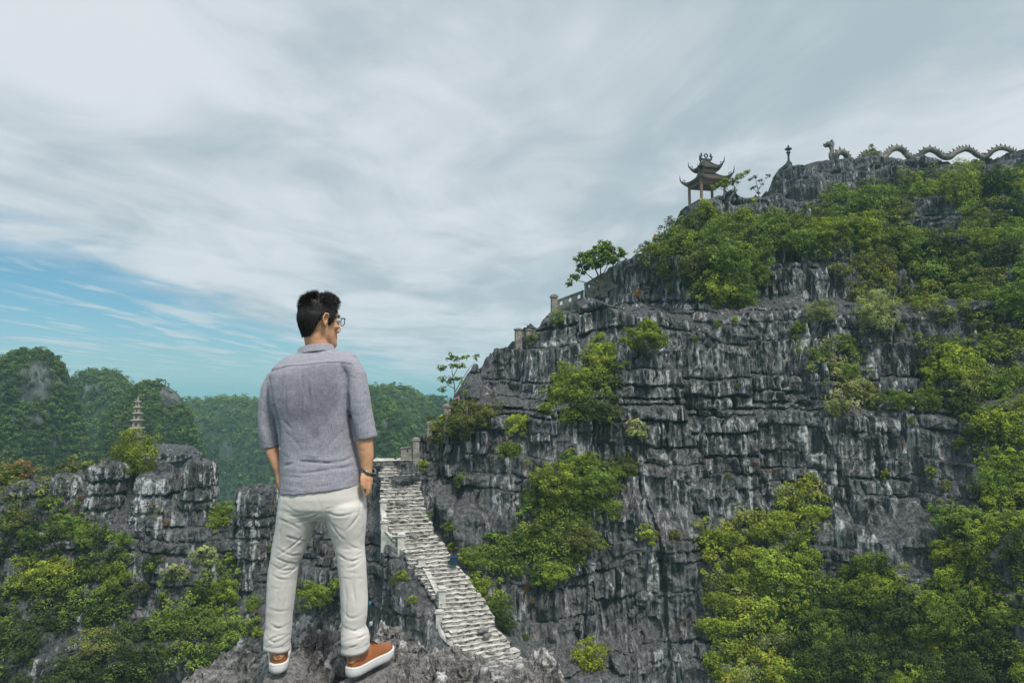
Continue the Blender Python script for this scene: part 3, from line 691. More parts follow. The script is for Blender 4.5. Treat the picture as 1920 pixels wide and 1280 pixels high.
MB().box((0, 0, -1.1), (4.0, 4.0, 2.6)).build('plinth', M['stone'], pav, bevel=.03)
MB().box((0, 0, .24), (4.2, 4.2, .12)).build('floor_slab', M['wash'], pav, bevel=.02)
ca = 1.46
for sx_ in (-1, 1):
    for sy_ in (-1, 1):
        c_ = MB().lathe([(.165, .3), (.165, 3.05)], (sx_ * ca, sy_ * ca, 0), 12).build('column', M['column'], pav, smooth=False)
        MB().box((sx_ * ca, sy_ * ca, .37), (.44, .44, .14)).build('column_base', M['stone'], c_)
for s_ in (-1, 1):
    MB().box((0, s_ * ca, 2.62), (2 * ca - .35, .14, .34)).build('beam', M['column'], pav); MB().box((s_ * ca, 0, 2.62), (.14, 2 * ca - .35, .34)).build('beam', M['column'], pav)
    MB().box((0, s_ * ca, 3.02), (2 * ca + .3, .18, .22)).build('beam', M['column'], pav); MB().box((s_ * ca, 0, 3.02), (.18, 2 * ca - .3, .22)).build('beam', M['column'], pav)
V1, n1_ = curved_roof(2.0, 2.0, .0, 1.75, .62, .45); low = roof_part(pav, 'lower_roof', V1, n1_, M['tile'], .14, 2.85, M['soffit'])
MB().box((0, 0, 4.35), (1.5, 1.5, .9)).build('drum', M['column'], pav)
V2, n2_ = curved_roof(1.36, 1.20, 0.8, 1.2, .5, .40); upr = roof_part(pav, 'upper_roof', V2, n2_, M['tile'], .12, 4.45, M['soffit'])
for rf, V_, n_, z0, sc in ((low, V1, n1_, 2.85, 1.0), (upr, V2, n2_, 4.45, .85)):
    for ia, ib in ((0, 0), (0, n_ - 1), (n_ - 1, 0), (n_ - 1, n_ - 1)):
        # hip rib from the corner to the top, ending in a horn
        m_ = (n_ - 1) // 2; pts = []
        for k_ in range(0, m_ + 1, 2):
            q_ = V_[ia + (k_ if ia == 0 else -k_), ib + (k_ if ib == 0 else -k_)]; pts.append((q_[0], q_[1], q_[2] + z0 + .04))
        MB().tube(pts, .075 * sc, 6).build('hip_ridge', M['dark'], rf)
        c_ = Vector(pts[0]); o_ = Vector((c_.x, c_.y, 0)).normalized()
        MB().tube([c_, c_ + o_ * .10 * sc + Vector((0, 0, .10)), c_ + o_ * .16 * sc + Vector((0, 0, .42 * sc)), c_ + o_ * .20 * sc + Vector((0, 0, .85 * sc))], [.09, .085, .055, .012], 6).build('corner_horn', M['dark'], rf)
        k2 = Vector(pts[1]).lerp(c_, .4); ring = [k2 + Vector((0, 0, .16)) + (o_ * math.cos(a) + Vector((0, 0, 1)) * math.sin(a)) * .15 * sc for a in np.linspace(0, 4.9, 9)]
        MB().tube(ring, [.045 * sc] * 8 + [.02], 5).build('corner_scroll', M['dark'], rf)
MB().box((0, 0, 5.66), (1.25, .20, .20)).build('main_ridge', M['dark'], upr)
ringp = [(math.cos(a) * .19, 0, 6.12 + math.sin(a) * .19) for a in np.linspace(0, 2 * math.pi, 13)]
MB().tube(ringp, .07, 6).build('sun_ornament', M['dark'], upr)
for a in np.linspace(0, 2 * math.pi, 9)[:-1]: MB().tube([(math.cos(a) * .22, 0, 6.12 + math.sin(a) * .22), (math.cos(a) * .36, 0, 6.12 + math.sin(a) * .36)], [.05, .008], 4).build('sun_flame', M['dark'], upr)
MB().tube([(0, 0, 5.7), (0, 0, 5.93)], [.14, .07], 6).build('sun_stand', M['dark'], upr)
for s_ in (-1, 1):
    MB().tube([(s_ * .62, 0, 5.7), (s_ * .70, 0, 5.95), (s_ * .56, 0, 6.12), (s_ * .62, 0, 6.32), (s_ * .50, 0, 6.40)], [.12, .11, .13, .09, .03], 7).tube([(s_ * .72, 0, 5.95), (s_ * .86, 0, 6.10)], [.08, .02], 5).tube([(s_*.6, 0, 6.3), (s_*.66, 0, 6.48)], [.05, .01], 5).build('ridge_dragon', M['dark'], upr)
# low railing right of the pavilion
ra = empty('railing', tuple(at(1352, 392, PD - .8)), R(4)); tag(ra, 'low grey railing beside the pavilion columns', 'railing')
MB().box((1.0, 0, .55), (2.1, .12, .10)).build('top_rail', M['stone'], ra); MB().box((1.0, 0, -.3), (2.1, .16, .9)).build('bottom_rail', M['stone'], ra)
for i in range(7): MB().box((.08 + i * .31, 0, .32), (.09, .09, .38)).build('baluster', M['stone'], ra)
# ------------------------------------------------------------------ stone lantern
LD = crest_D(1479, 308, 84); lb_ = at(1479, 309, LD); u_ = LD / FPX
lan = empty('stone_lantern', tuple(lb_)); tag(lan, 'slender dark stone lantern standing on the rock summit', 'lantern')
MB().lathe([(.42, -.5), (.42, .15), (.30, .3), (.20, .5), (.16, .6)], n=10).build('base', M['dark'], lan, smooth=False)
MB().lathe([(.14, .6), (.12, 1.2), (.2, 1.28), (.12, 1.36), (.17, 1.45), (.27, 1.55), (.27, 1.66), (.2, 1.7)], n=10).build('shaft', M['dark'], lan)
for a in range(4): MB().box((.15 * math.cos(a * 1.571 + .6), .15 * math.sin(a * 1.571 + .6), 1.86), (.07, .07, .34)).build('lantern_post', M['dark'], lan)
MB().lathe([(.44, 2.0), (.46, 2.07), (.36, 2.16), (.2, 2.26), (.09, 2.33), (.13, 2.40), (.09, 2.48), (.02, 2.64)], n=10).build('roof_cap', M['dark'], lan)
# ------------------------------------------------------------------ dragon along the crest
M['dragon'] = plain('dragon_plaster', (0.19, 0.175, 0.15), .9, .5, 4, bumpd=.05, dirt=(0.045, 0.042, 0.038))
M['spine'] = plain('dragon_spine', (0.075, 0.072, 0.067), .9, .35, 6)
dpx = [(1557, 279), (1560, 286), (1558, 294), (1561, 303), (1566, 302), (1569, 293), (1576, 288.5), (1585, 292), (1591, 301), (1598, 310), (1606, 309), (1614, 302), (1622, 294), (1632, 290.5), (1642, 293), (1650, 299), (1657, 301), (1663, 293), (1671, 285), (1682, 281.5), (1692, 285), (1699, 292), (1706, 299), (1716, 301), (1724, 297),
       (1731, 289), (1743, 284), (1755, 288), (1764, 295), (1773, 299), (1782, 298), (1790, 291), (1800, 286), (1812, 283), (1823, 287), (1832, 294), (1843, 298.5), (1852, 296), (1860, 288), (1869, 283), (1879, 281), (1891, 284), (1900, 289), (1911, 294)]
dp_D = [crest_D(p[0], 306, 87.5) for p in dpx]; dp_D = np.convolve(np.pad(dp_D, 4, 'edge'), np.ones(9) / 9, 'valid')
dw = np.array([at(p[0], p[1] - 3.5, D - .1) for p, D in zip(dpx, dp_D)])
def catmull(P, n=5):
    out = []
    for i in range(len(P) - 1):
        p0, p1, p2, p3 = P[max(i - 1, 0)], P[i], P[i + 1], P[min(i + 2, len(P) - 1)]
        for s in np.arange(n) / n: out.append(.5 * ((2 * p1) + (p2 - p0) * s + (2 * p0 - 5 * p1 + 4 * p2 - p3) * s * s + (3 * p1 - p0 - 3 * p2 + p3) * s ** 3))
    out.append(P[-1]); return np.array(out)
dc = catmull(dw, 5); drag = empty('dragon_statue', tuple(dw[3])); tag(drag, 'long plaster dragon statue arching along the cliff crest', 'statue')
dl = dc - dw[3]
rad = np.interp(np.arange(len(dl)), [0, 8, 20, 40, 150, len(dl)], [.22, .27, .38, .38, .36, .28])
MB().tube([tuple(p) for p in dl], list(rad), 10).build('body', M['dragon'], drag, smooth=True)
spk = MB().add([(-.15, -.05, 0), (.15, -.05, 0), (.15, .05, 0), (-.15, .05, 0), (-.10, 0, .36)], [(0, 3, 2, 1), (0, 1, 4), (1, 2, 4), (2, 3, 4), (3, 0, 4)]).mesh('spine', M['spine'])
acc = 0
for i in range(22, len(dl) - 1):
    d_ = dl[i + 1] - dl[i]; acc += np.linalg.norm(d_)
    if acc < .36: continue
    acc = 0; ang = math.atan2(d_[2], d_[0]); o = bpy.data.objects.new('spine', spk); link(o, drag)
    nrm = np.array([-math.sin(ang), 0, math.cos(ang)]); o.location = tuple(dl[i] + nrm * (rad[i] - .04)); o.rotation_euler = (0, -ang, 0); s_ = .8 + .5 * random.random(); o.scale = (1, 1, s_)
hd = Vector(dl[0]); hp = lambda x, z: hd + Vector((x, 0, z))      # head faces left
head = MB().tube([hp(.22, -.25), hp(.12, .12), hp(-.12, .34), hp(-.42, .36), hp(-.72, .24), hp(-.90, .22)], [.20, .30, .33, .24, .17, .10], 8).build('head', M['dragon'], drag, smooth=True)
MB().tube([hp(-.1, .10), hp(-.4, .04), hp(-.68, -.02), hp(-.80, .03)], [.14, .11, .08, .03], 6).build('jaw', M['spine'], head)
for y_ in (-.16, .16):
    MB().tube([hp(-.25, .50) + Vector((0, y_, 0)), hp(.05, .72) + Vector((0, y_, 0)), hp(.25, 1.02) + Vector((0, y_, 0))], [.09, .07, .01], 6).build('horn', M['spine'], head)
    MB().tube([hp(-.55, .40) + Vector((0, y_, 0)), hp(-.45, .56) + Vector((0, y_, 0)), hp(-.30, .66) + Vector((0, y_, 0))], [.08, .07, .01], 6).build('brow', M['spine'], head)
for k_, (a, b2) in enumerate([((.1, .35), (.52, .78)), ((.15, .22), (.60, .52)), ((.2, .1), (.58, .28)), ((.0, .45), (.38, .95)), ((.22, -.05), (.50, .05))]):
    MB().tube([hp(*a), hp((a[0] + b2[0]) / 2, (a[1] + b2[1]) / 2 + .04), hp(*b2)], [.12, .09, .01], 5).build('mane_lock', M['spine'], head)
MB().tube([hp(-.80, .32), hp(-.86, .42)], [.07, .03], 6).build('nose_horn', M['spine'], head)
# ------------------------------------------------------------------ pagoda on its knoll behind the left ridge
GD = 88.0
rock_tower('rock_knoll', 'rocky knoll carrying the little pagoda behind the domed tree', 190, 330, 838, 1000, GD, 4.5, 51, [0, .3, .55, .8, 1.0], .3)
gb = at(255, 842, GD + 3.0); gu = (GD + 3) / FPX
pg = empty('stone_pagoda', tuple(gb), R(10)); tag(pg, 'slender tiered stone pagoda rising above the domed yellow-green tree', 'pagoda')
M['pagoda'] = plain('pagoda_stone', (0.40, 0.33, 0.26), .9, .35, 3, dirt=(0.17, 0.13, 0.10))
z_ = 0.0; tiers = [(1.25, 1.5), (1.05, 1.0), (.90, .85), (.76, .72), (.62, .62), (.48, .52)]
for i, (w_, h_) in enumerate(tiers):
    tr_ = MB().box((0, 0, z_ + h_ / 2), (w_, w_, h_), taper=.93).build('storey', M['pagoda'], pg)
    MB().box((0, -w_ * .49, z_ + h_ * .45), (w_ * .3, .06, h_ * .45)).build('doorway', M['dark'], tr_)
    z_ += h_
    MB().box((0, 0, z_ + .03), (w_ * 1.22, w_ * 1.22, .07)).build('cornice', M['pagoda'], tr_); MB().box((0, 0, z_ + .14), (w_ * 1.55, w_ * 1.55, .15), taper=.72).build('eave', M['stone'], tr_); z_ += .19
MB().lathe([(.16, z_), (.19, z_ + .12), (.09, z_ + .25), (.12, z_ + .34), (.03, z_ + .6)], n=8).build('finial', M['pagoda'], pg)
# ------------------------------------------------------------------ far visitor in an orange-red hat
vp = at(1229, 471, 69.8)
vis_ = empty('person', tuple(vp)); tag(vis_, 'person in dark clothes and an orange-red hat standing on the ridge below the pavilion', 'person')
M['cloth_dark'] = plain('dark_cloth', (0.035, 0.04, 0.05), .9, .3); M['hat_red'] = plain('red_hat', (0.65, 0.10, 0.05), .8, .15); M['skin_far'] = plain('far_skin', (0.42, 0.25, 0.18), .7, .1)
fb = MB(); fb.tube([(-.09, 0, -.2), (-.10, 0, .45), (-.09, 0, .86)], [.075, .085, .12], 8); fb.tube([(.09, 0, -.2), (.10, 0, .45), (.09, 0, .86)], [.075, .085, .12], 8)
fb.tube([(0, 0, .80), (0, 0, 1.0), (0, 0, 1.28), (0, 0, 1.40), (0, 0, 1.47)], [.17, .17, .21, .17, .06], 10, flat=.7)
for s_ in (-1, 1): fb.tube([(s_ * .20, 0, 1.36), (s_ * .27, .02, 1.08), (s_ * .22, -.12, .86)], [.075, .06, .04], 7)
body_v = fb.build('body', M['cloth_dark'], vis_, smooth=True)
hb_ = MB().lathe([(.05, 1.42), (.055, 1.50), (.09, 1.54), (.10, 1.62), (.09, 1.68)], n=10).build('head', M['skin_far'], vis_, smooth=True)
MB().lathe([(.20, 1.66), (.20, 1.68), (.12, 1.70), (.115, 1.80), (.05, 1.84)], n=12).build('hat', M['hat_red'], vis_, smooth=True)
MB().tube([(-.13, -.02, 1.45), (0, -.10, 1.38), (.12, -.02, 1.45)], [.07, .08, .07], 6).build('scarf', M['hat_red'], vis_, smooth=True)
# ================================================================== vegetation
vr = np.random.default_rng(12)
def crown_mesh(name, seed, R_=1.0, nclump=46, nleaf=48, leaf=0.17, squash=0.8, kind='dome', aspect=.45, clump=0.34):
    """leafy crown of radius R_ in metres around the origin"""
    r = np.random.default_rng(seed)
    q = unit(r.normal(size=(nclump, 3)) + np.array([0, -.25, .35])); rr = r.random((nclump, 1)) ** .45
    C = q * rr * R_ * np.array([1, .85, squash])
    lob = 1 + 0.48 * vn(q[:, 0] * 1.7 + seed, q[:, 1] * 1.7, q[:, 2] * 1.7, seed)[:, None]; C = C * lob
    if kind == 'cone': C = C * (1 - 0.45 * np.clip(C[:, 2:3] / R_, -.6, 1)) * np.array([.8, .8, 1.45])
    if kind == 'hang': C[:, 2] = -np.abs(C[:, 2]) * 1.6 * r.random(nclump) + .35 * R_ * r.random(nclump); C[:, 1] *= .5
    if kind == 'sparse': C = C * np.array([1.1, 1.0, .9])
    rad = R_ * clump * r.uniform(.42, 1.15, nclump)
    t = np.ones((nclump, 3)) * (1 + .28 * r.normal(size=(nclump, 1)).clip(-1.4, 1.6)) + r.normal(size=(nclump, 1)) * np.array([.05, .02, 0])
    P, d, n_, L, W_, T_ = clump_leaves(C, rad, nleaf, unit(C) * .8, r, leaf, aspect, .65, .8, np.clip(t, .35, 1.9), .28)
    V, F, T2 = leaves_mesh(P, d, n_, L, W_, T_)
    return mesh_np(name, V, F, M['leaf'], False, {'tint': T2})
PROTO = {}
for i in range(4): PROTO['dome%d' % i] = crown_mesh('dome_crown', 200 + i, 1.5, 60, 52, .19, .8)
for i in range(3): PROTO['small%d' % i] = crown_mesh('small_crown', 220 + i, .75, 26, 40, .15, .85)
for i in range(3): PROTO['hang%d' % i] = crown_mesh('hanging_crown', 240 + i, 1.4, 60, 48, .17, .8, 'hang', .55)
for i in range(3): PROTO['big%d' % i] = crown_mesh('big_crown', 260 + i, 2.6, 130, 56, .24, .75)
for i in range(2): PROTO['cone%d' % i] = crown_mesh('cone_crown', 280 + i, 1.9, 90, 52, .21, .9, 'cone')
PR = {'dome': 1.5, 'small': .75, 'hang': 1.4, 'big': 2.6, 'cone': 1.9}
def tuft_mesh(seed):
    r = np.random.default_rng(seed); n = 120; a = r.uniform(0, 2 * np.pi, n); sp_ = r.uniform(.1, .75, n)
    base = np.stack([np.cos(a) * .12 * r.random(n), np.sin(a) * .12 * r.random(n), np.zeros(n)], 1)
    tip = base + np.stack([np.cos(a) * sp_ * .6, np.sin(a) * sp_ * .6, r.uniform(.35, .8, n) - sp_ * .5], 1)
    mid = (base + tip) / 2 + np.array([0, 0, .14]); s = np.stack([-np.sin(a), np.cos(a), a * 0], 1) * .016
    V = np.stack([base - s, base + s, mid + s, tip, mid - s], 1).reshape(-1, 3); i = np.arange(n) * 5
    F = np.concatenate([np.stack([i, i + 1, i + 2, i + 4], 1)]); F3 = np.stack([i + 4, i + 2, i + 3, i + 3], 1)
    me = bpy.data.meshes.new('tuft'); me.from_pydata([tuple(v) for v in V], [], [tuple(f) for f in F] + [tuple(f[:3]) for f in F3])
    at_ = me.attributes.new('tint', 'FLOAT_COLOR', 'POINT'); c = np.repeat(.8 + .4 * r.random((n, 1)), 5, 0) * np.ones((1, 4)); at_.data.foreach_set('color', c.astype(np.float32).ravel()); me.materials.append(M['leaf']); return me
PROTO['tuft0'] = tuft_mesh(1); PROTO['tuft1'] = tuft_mesh(2); PR['tuft'] = .6

CN_ = {'y': 'yellow-green', 'g': 'mid-green', 'd': 'dark green', 'o': 'olive', 'p': 'pale green', 't': 'tawny dry', 'b': 'bright green'}
# px, py, half-width px, colour, form
SHRUBS = [
 (1322,412,40,'y','cone'),(1275,455,38,'g','dome'),(1248,514,20,'g','dome'),(1388,428,36,'y','cone'),(1452,425,42,'g','dome'),(1562,398,38,'g','dome'),(1618,388,42,'g','dome'),(1655,372,32,'g','dome'),(1700,352,36,'o','dome'),(1795,352,56,'b','big'),(1868,345,40,'d','dome'),(1908,395,40,'d','dome'),(1688,398,28,'o','dome'),
 (1308,492,46,'o','dome'),(1368,482,46,'g','dome'),(1345,542,42,'y','dome'),(1428,470,40,'g','dome'),(1500,452,42,'g','dome'),(1556,448,38,'o','dome'),(1610,440,42,'y','dome'),(1680,452,42,'g','dome'),(1742,460,42,'d','dome'),(1640,492,46,'o','dome'),(1720,505,46,'g','dome'),(1800,500,46,'g','dome'),(1868,480,46,'d','dome'),(1900,560,46,'g','dome'),(1850,540,42,'o','dome'),
 (1618,545,38,'o','dome'),(1640,585,42,'p','big'),(1530,585,30,'p','dome'),(1498,616,20,'g','small'),(1592,642,26,'g','small'),(1580,690,28,'g','dome'),(1602,722,34,'p','hang'),(1568,762,28,'p','hang'),(1625,745,30,'o','dome'),(1680,745,28,'g','dome'),(1735,748,30,'g','dome'),(1790,690,48,'y','dome'),(1832,725,42,'o','dome'),(1750,668,26,'o','small'),(1862,655,36,'g','dome'),(1885,720,42,'g','dome'),(1850,795,42,'y','hang'),(1892,805,38,'y','hang'),(1878,872,42,'b','dome'),(1848,905,36,'g','dome'),(1902,940,36,'g','dome'),
 (1790,968,48,'g','dome'),(1838,1005,44,'b','dome'),(1900,1020,42,'d','dome'),(1640,1092,52,'b','big'),(1685,1140,52,'d','dome'),(1785,1150,54,'g','big'),(1855,1190,56,'d','big'),(1560,1130,42,'d','dome'),(1590,1225,54,'d','big'),(1700,1240,56,'d','big'),(1805,1262,56,'d','big'),(1480,930,36,'p','hang'),(1512,898,18,'y','small'),(1460,972,36,'b','hang'),(1502,1012,32,'g','dome'),(1405,972,28,'p','hang'),(1345,1012,40,'y','hang'),(1398,1042,40,'y','hang'),(1450,1062,44,'b','dome'),(1358,1092,42,'y','hang'),(1405,1142,46,'y','hang'),(1480,1122,46,'g','dome'),(1338,1172,32,'y','hang'),(1388,1222,50,'y','hang'),(1452,1252,48,'y','dome'),(1525,1255,50,'g','dome'),
 (1130,668,38,'y','dome'),(1092,708,44,'b','big'),(1110,765,44,'d','dome'),(1052,745,32,'y','hang'),(1022,762,18,'y','small'),(1195,806,28,'p','small'),(972,790,30,'y','hang'),(960,842,28,'g','hang'),(882,782,40,'o','dome'),(918,776,24,'o','small'),(848,790,18,'d','small'),(824,796,14,'y','small'),(1042,898,42,'y','dome'),(1030,950,40,'b','dome'),(1112,900,42,'g','dome'),(1130,950,34,'g','hang'),(1062,1002,38,'o','dome'),(980,1012,38,'o','dome'),(948,1022,28,'o','dome'),(1058,1062,26,'o','hang'),
 (890,1042,28,'g','dome'),(902,1092,32,'b','dome'),(928,1132,34,'g','dome'),(942,1162,24,'d','dome'),(800,966,14,'g','small'),(840,986,17,'g','small'),(846,1022,13,'y','small'),(862,900,16,'g','small'),(790,868,12,'y','small'),(1107,1225,38,'y','dome'),(988,1108,15,'t','tuft'),(996,1132,12,'t','tuft'),(988,1196,14,'o','tuft'),(1212,1002,22,'y','small'),(1262,1000,16,'o','small'),(1042,592,18,'g','small'),(1000,632,16,'o','small'),(1252,548,18,'o','tuft'),(1300,640,14,'o','tuft'),(1378,600,14,'y','tuft'),(1342,612,16,'g','tuft'),(1382,728,12,'o','tuft'),(1520,700,14,'o','tuft'),(1690,620,18,'o','tuft'),(1705,795,16,'o','tuft'),(1795,830,14,'y','small'),(1745,880,14,'y','small'),(1770,905,16,'o','small'),(1660,890,12,'y','small'),(1365,900,14,'o','tuft'),(1130,1020,14,'y','small'),(1195,560,16,'t','tuft'),(1220,535,14,'t','tuft'),
 (256,848,58,'y','big'),(228,892,32,'b','dome'),(18,890,24,'y','dome'),(50,858,28,'t','small'),(40,915,32,'o','dome'),(128,880,26,'o','small'),(172,872,18,'y','small'),(410,918,24,'b','dome'),(405,975,22,'b','dome'),(385,1036,26,'p','small'),(432,1048,16,'y','small'),(100,1068,50,'y','big'),(40,972,36,'o','dome'),(62,1005,30,'d','dome'),(130,985,32,'g','dome'),(165,1002,28,'g','dome'),(215,1082,42,'b','dome'),(236,1012,20,'g','small'),(330,1072,28,'p','small'),(290,950,24,'o','small'),(310,982,14,'t','tuft'),(30,1100,34,'d','dome'),(332,1162,42,'g','dome'),(420,1112,38,'b','dome'),(432,1172,46,'g','dome'),(402,1225,38,'d','dome'),(200,1152,38,'d','dome'),(190,1205,42,'o','dome'),(60,1205,48,'d','dome'),(150,1252,56,'d','dome'),(262,1245,46,'d','dome'),(512,1022,12,'g','small'),(606,965,12,'y','small'),(592,1104,36,'b','dome'),(630,1095,18,'b','small'),(482,1185,18,'y','small'),(258,1105,22,'o','small'),(738,1092,16,'o','tuft'),(757,1080,14,'y','small'),(775,1120,12,'y','small'),(152,935,10,'t','tuft'),(20,1040,14,'o','tuft'),
]
LAND = [('the pavilion', 1326, 370), ('the stone lantern', 1479, 300), ('the dragon\'s head', 1560, 300), ('the dragon\'s middle arches', 1700, 310), ('the dragon\'s last arch', 1880, 310), ('the red-hatted visitor', 1229, 465), ('the pierced ridge wall', 1120, 535),
        ('the domed tree on the cliff face', 1210, 640), ('the bare fluted cliff centre', 1300, 760), ('the white-streaked rock block', 1480, 720), ('the blue litter bin', 850, 1050), ('the head of the stairs', 745, 860), ('the foot of the stairs', 950, 1230), ('the slender tree on the ridge', 855, 740),
        ('the yellow vine curtain', 1390, 1080), ('the bare slab above the right thicket', 1640, 960), ('the right edge of the picture', 1900, 760), ('the bottom right corner', 1880, 1240), ('the smooth slab low on the cliff', 1200, 1120), ('the pagoda', 255, 800), ('the tall rock pillar', 357, 940), ('the shorter rock pillar', 468, 980), ('the bottom left corner', 40, 1240), ('the left edge of the picture', 20, 960), ('the gap between the man\'s legs', 600, 1060), ('the man\'s left calf', 480, 1140)]
FORM = {'dome': 'rounded shrub', 'big': 'large spreading shrub', 'small': 'small leafy shrub', 'hang': 'hanging vine shrub', 'cone': 'pointed bushy tree', 'tuft': 'grass tuft'}
def locate(px, py):
    d = sorted(LAND, key=lambda l: math.hypot(l[1] - px, l[2] - py))[0]
    dx, dy = px - d[1], py - d[2]; dist = math.hypot(dx, dy)
    if dist < 34: return 'right at ' + d[0], d
    v = 'below' if dy > 0 else 'above'; h = 'right of' if dx > 0 else 'left of'
    if abs(dx) > 2.2 * abs(dy): rel = h
    elif abs(dy) > 2.2 * abs(dx): rel = v
    else: rel = v + ' and ' + h
    return rel + ' ' + d[0], d
from collections import defaultdict
byk = defaultdict(list)
for s_ in SHRUBS:
    l_, d_ = locate(s_[0], s_[1]); byk[(CN_[s_[3]] + ' ' + FORM[s_[4]], l_)].append((math.hypot(s_[0] - d_[1], s_[1] - d_[2]), s_))
LABEL = {}
for (a_, l_), lst in byk.items():
    lst.sort(key=lambda q: q[0])
    for i, (_, s_) in enumerate(lst):
        pre = '' if len(lst) == 1 else ['nearest ', 'second nearest ', 'third nearest ', 'fourth nearest ', 'fifth nearest '][i]
        LABEL[s_] = (pre + a_ + ' ' + l_)
def plant(s_, i):
    px, py, hw, colr, form = s_
    p_, n_ = spot(px, py + hw * (.0 if form in ('hang', 'tuft') else .25)); D = p_[1]; rr_ = hw * D / FPX
    keys = [k for k in PROTO if k.startswith(form)]; me = PROTO[keys[i % len(keys)]]
    sc = rr_ / PR[form] * 1.0
    o = bpy.data.objects.new('grass_tuft' if form == 'tuft' else ('bushy_tree' if form == 'cone' else 'shrub'), me); link(o)
    o.location = tuple(p_ + np.array([0, -.30, .12]) * rr_ * (form != 'tuft')); o.rotation_euler = (vr.normal() * .1, vr.normal() * .1, vr.uniform(0, 6.28) if form in ('tuft', 'cone') else vr.choice([0, math.pi]) + vr.uniform(-.5, .5)); o.scale = (sc * vr.uniform(.9, 1.15), sc * (.9 if form in ('tuft', 'cone') else .55), sc * vr.uniform(.88, 1.08))
    g_ = GREENS[colr]; v_ = 1 + .12 * vr.normal(); o.color = (g_[0] * v_, g_[1] * v_, g_[2] * v_, 1)
    tag(o, LABEL[s_], 'grass' if form == 'tuft' else ('tree' if form == 'cone' else 'shrub'), 'grass tufts on the rock' if form == 'tuft' else 'shrubs growing on the cliffs'); return o
for i, s_ in enumerate(SHRUBS): plant(s_, i)

# ------------------------------------------------------------------ trees with visible trunks
def tree(name, label, px, py_base, D, limbs, crown_pts, colr, leaf=.2, nleaf=60, crad=.45, rz=0, spread=.0, trunk_r=.10, aspect=.4):
    """limbs: polylines in pixels; crown_pts: (px,py,dy,rpx) clump clusters"""
    base = at(px, py_base, D); u_ = D / FPX
    r_ = empty(name, tuple(base)); tag(r_, label, 'tree')
    loc = lambda a, b_, dy=0.0: at(a, b_, D + dy) - base
    for j, pl in enumerate(limbs):
        pts = [loc(q[0], q[1], q[2] if len(q) > 2 else 0) for q in pl]; n_ = len(pts)
        rr_ = [trunk_r * (1 if j == 0 else .55) * (1 - .75 * k / max(n_ - 1, 1)) for k in range(n_)]
        MB().tube([tuple(p) for p in pts], rr_, 7).build('trunk' if j == 0 else 'limb', M['bark'], r_, smooth=True)
    r = np.random.default_rng(int(px)); C = []; rd = []
    for (a, b_, dy, rp) in crown_pts:
        m_ = max(3, int((rp * u_ / (crad * .7)) ** 2 * 1.8)); q = unit(r.normal(size=(m_, 3))) * r.random((m_, 1)) ** .4 * rp * u_ * np.array([1, .9, .6]); C.append(loc(a, b_, dy) + q); rd.append(np.full(m_, crad) * r.uniform(.6, 1.2, m_))
    C = np.concatenate(C); rd = np.concatenate(rd); t_ = np.array(GREENS[colr])[None] * (1 + .25 * r.normal(size=(len(C), 1)).clip(-1.3, 1.6))
    P, d, n_, L, W_, T_ = clump_leaves(C, rd, nleaf, unit(C - C.mean(0)) * .5, r, leaf, aspect, .6, .7, np.clip(t_, .012, .4), .25, .35)
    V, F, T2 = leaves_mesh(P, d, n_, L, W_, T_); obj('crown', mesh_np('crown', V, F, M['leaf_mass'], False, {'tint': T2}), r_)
    return r_
D_ = Db - 1.2
tree('spreading_tree', 'round-crowned spreading tree beside the pierced ridge wall', 1122, 545, D_, [[(1122, 545), (1124, 528), (1120, 512), (1112, 497)], [(1124, 528), (1132, 512), (1142, 492)], [(1122, 532), (1108, 520), (1094, 508)], [(1126, 522), (1126, 500), (1128, 478)], [(1120, 535), (1098, 530), (1080, 525)]],
     [(1125, 474, 0, 26), (1150, 474, .3, 18), (1098, 484, 0, 20), (1110, 492, -.5, 20), (1142, 484, -.4, 18), (1080, 520, 0, 12), (1068, 530, 0, 8), (1092, 503, .2, 14), (1132, 462, .2, 14), (1165, 478, 0, 9)], 'g', .26, 26, .36, trunk_r=.13, aspect=.5)
D_ = crest_D(852, 760, 51) - .2
tree('slender_tree', 'slender tree with layered sparse leaves standing out on the ridge', 853, 770, D_, [[(853, 772), (853, 745), (852, 722), (848, 700), (846, 680)], [(853, 735), (866, 712), (880, 690), (892, 676)], [(852, 728), (840, 722), (828, 728)], [(852, 715), (842, 704), (830, 712)], [(850, 705), (858, 690), (862, 676)], [(853, 742), (862, 736), (870, 730)]],
     [(842, 668, 0, 10), (858, 672, .3, 10), (874, 670, 0, 9), (892, 670, .2, 8), (832, 690, 0, 10), (850, 688, -.3, 9), (866, 688, 0, 8), (830, 712, 0, 9), (845, 712, .2, 9), (828, 727, 0, 8), (858, 710, 0, 8), (870, 718, .2, 8), (872, 735, .1, 9), (868, 748, .2, 9), (862, 760, 0, 9)], 'g', .24, 15, .30, trunk_r=.06)
tree('flat_topped_tree', 'leaning flat-topped tree in front of the pavilion\'s right columns', 1378, 392, PD - 2.2, [[(1380, 392), (1376, 378), (1368, 362), (1362, 350)], [(1378, 385), (1374, 366), (1378, 352), (1388, 338)], [(1368, 362), (1352, 354), (1338, 352)], [(1378, 352), (1374, 342), (1362, 340)]],
     [(1340, 351, 0, 9), (1355, 346, 0, 10), (1368, 341, .2, 10), (1380, 338, 0, 9), (1390, 330, 0, 9), (1400, 323, 0, 7), (1358, 338, .3, 8), (1376, 356, 0, 5)], 'b', .20, 24, .30, trunk_r=.09)
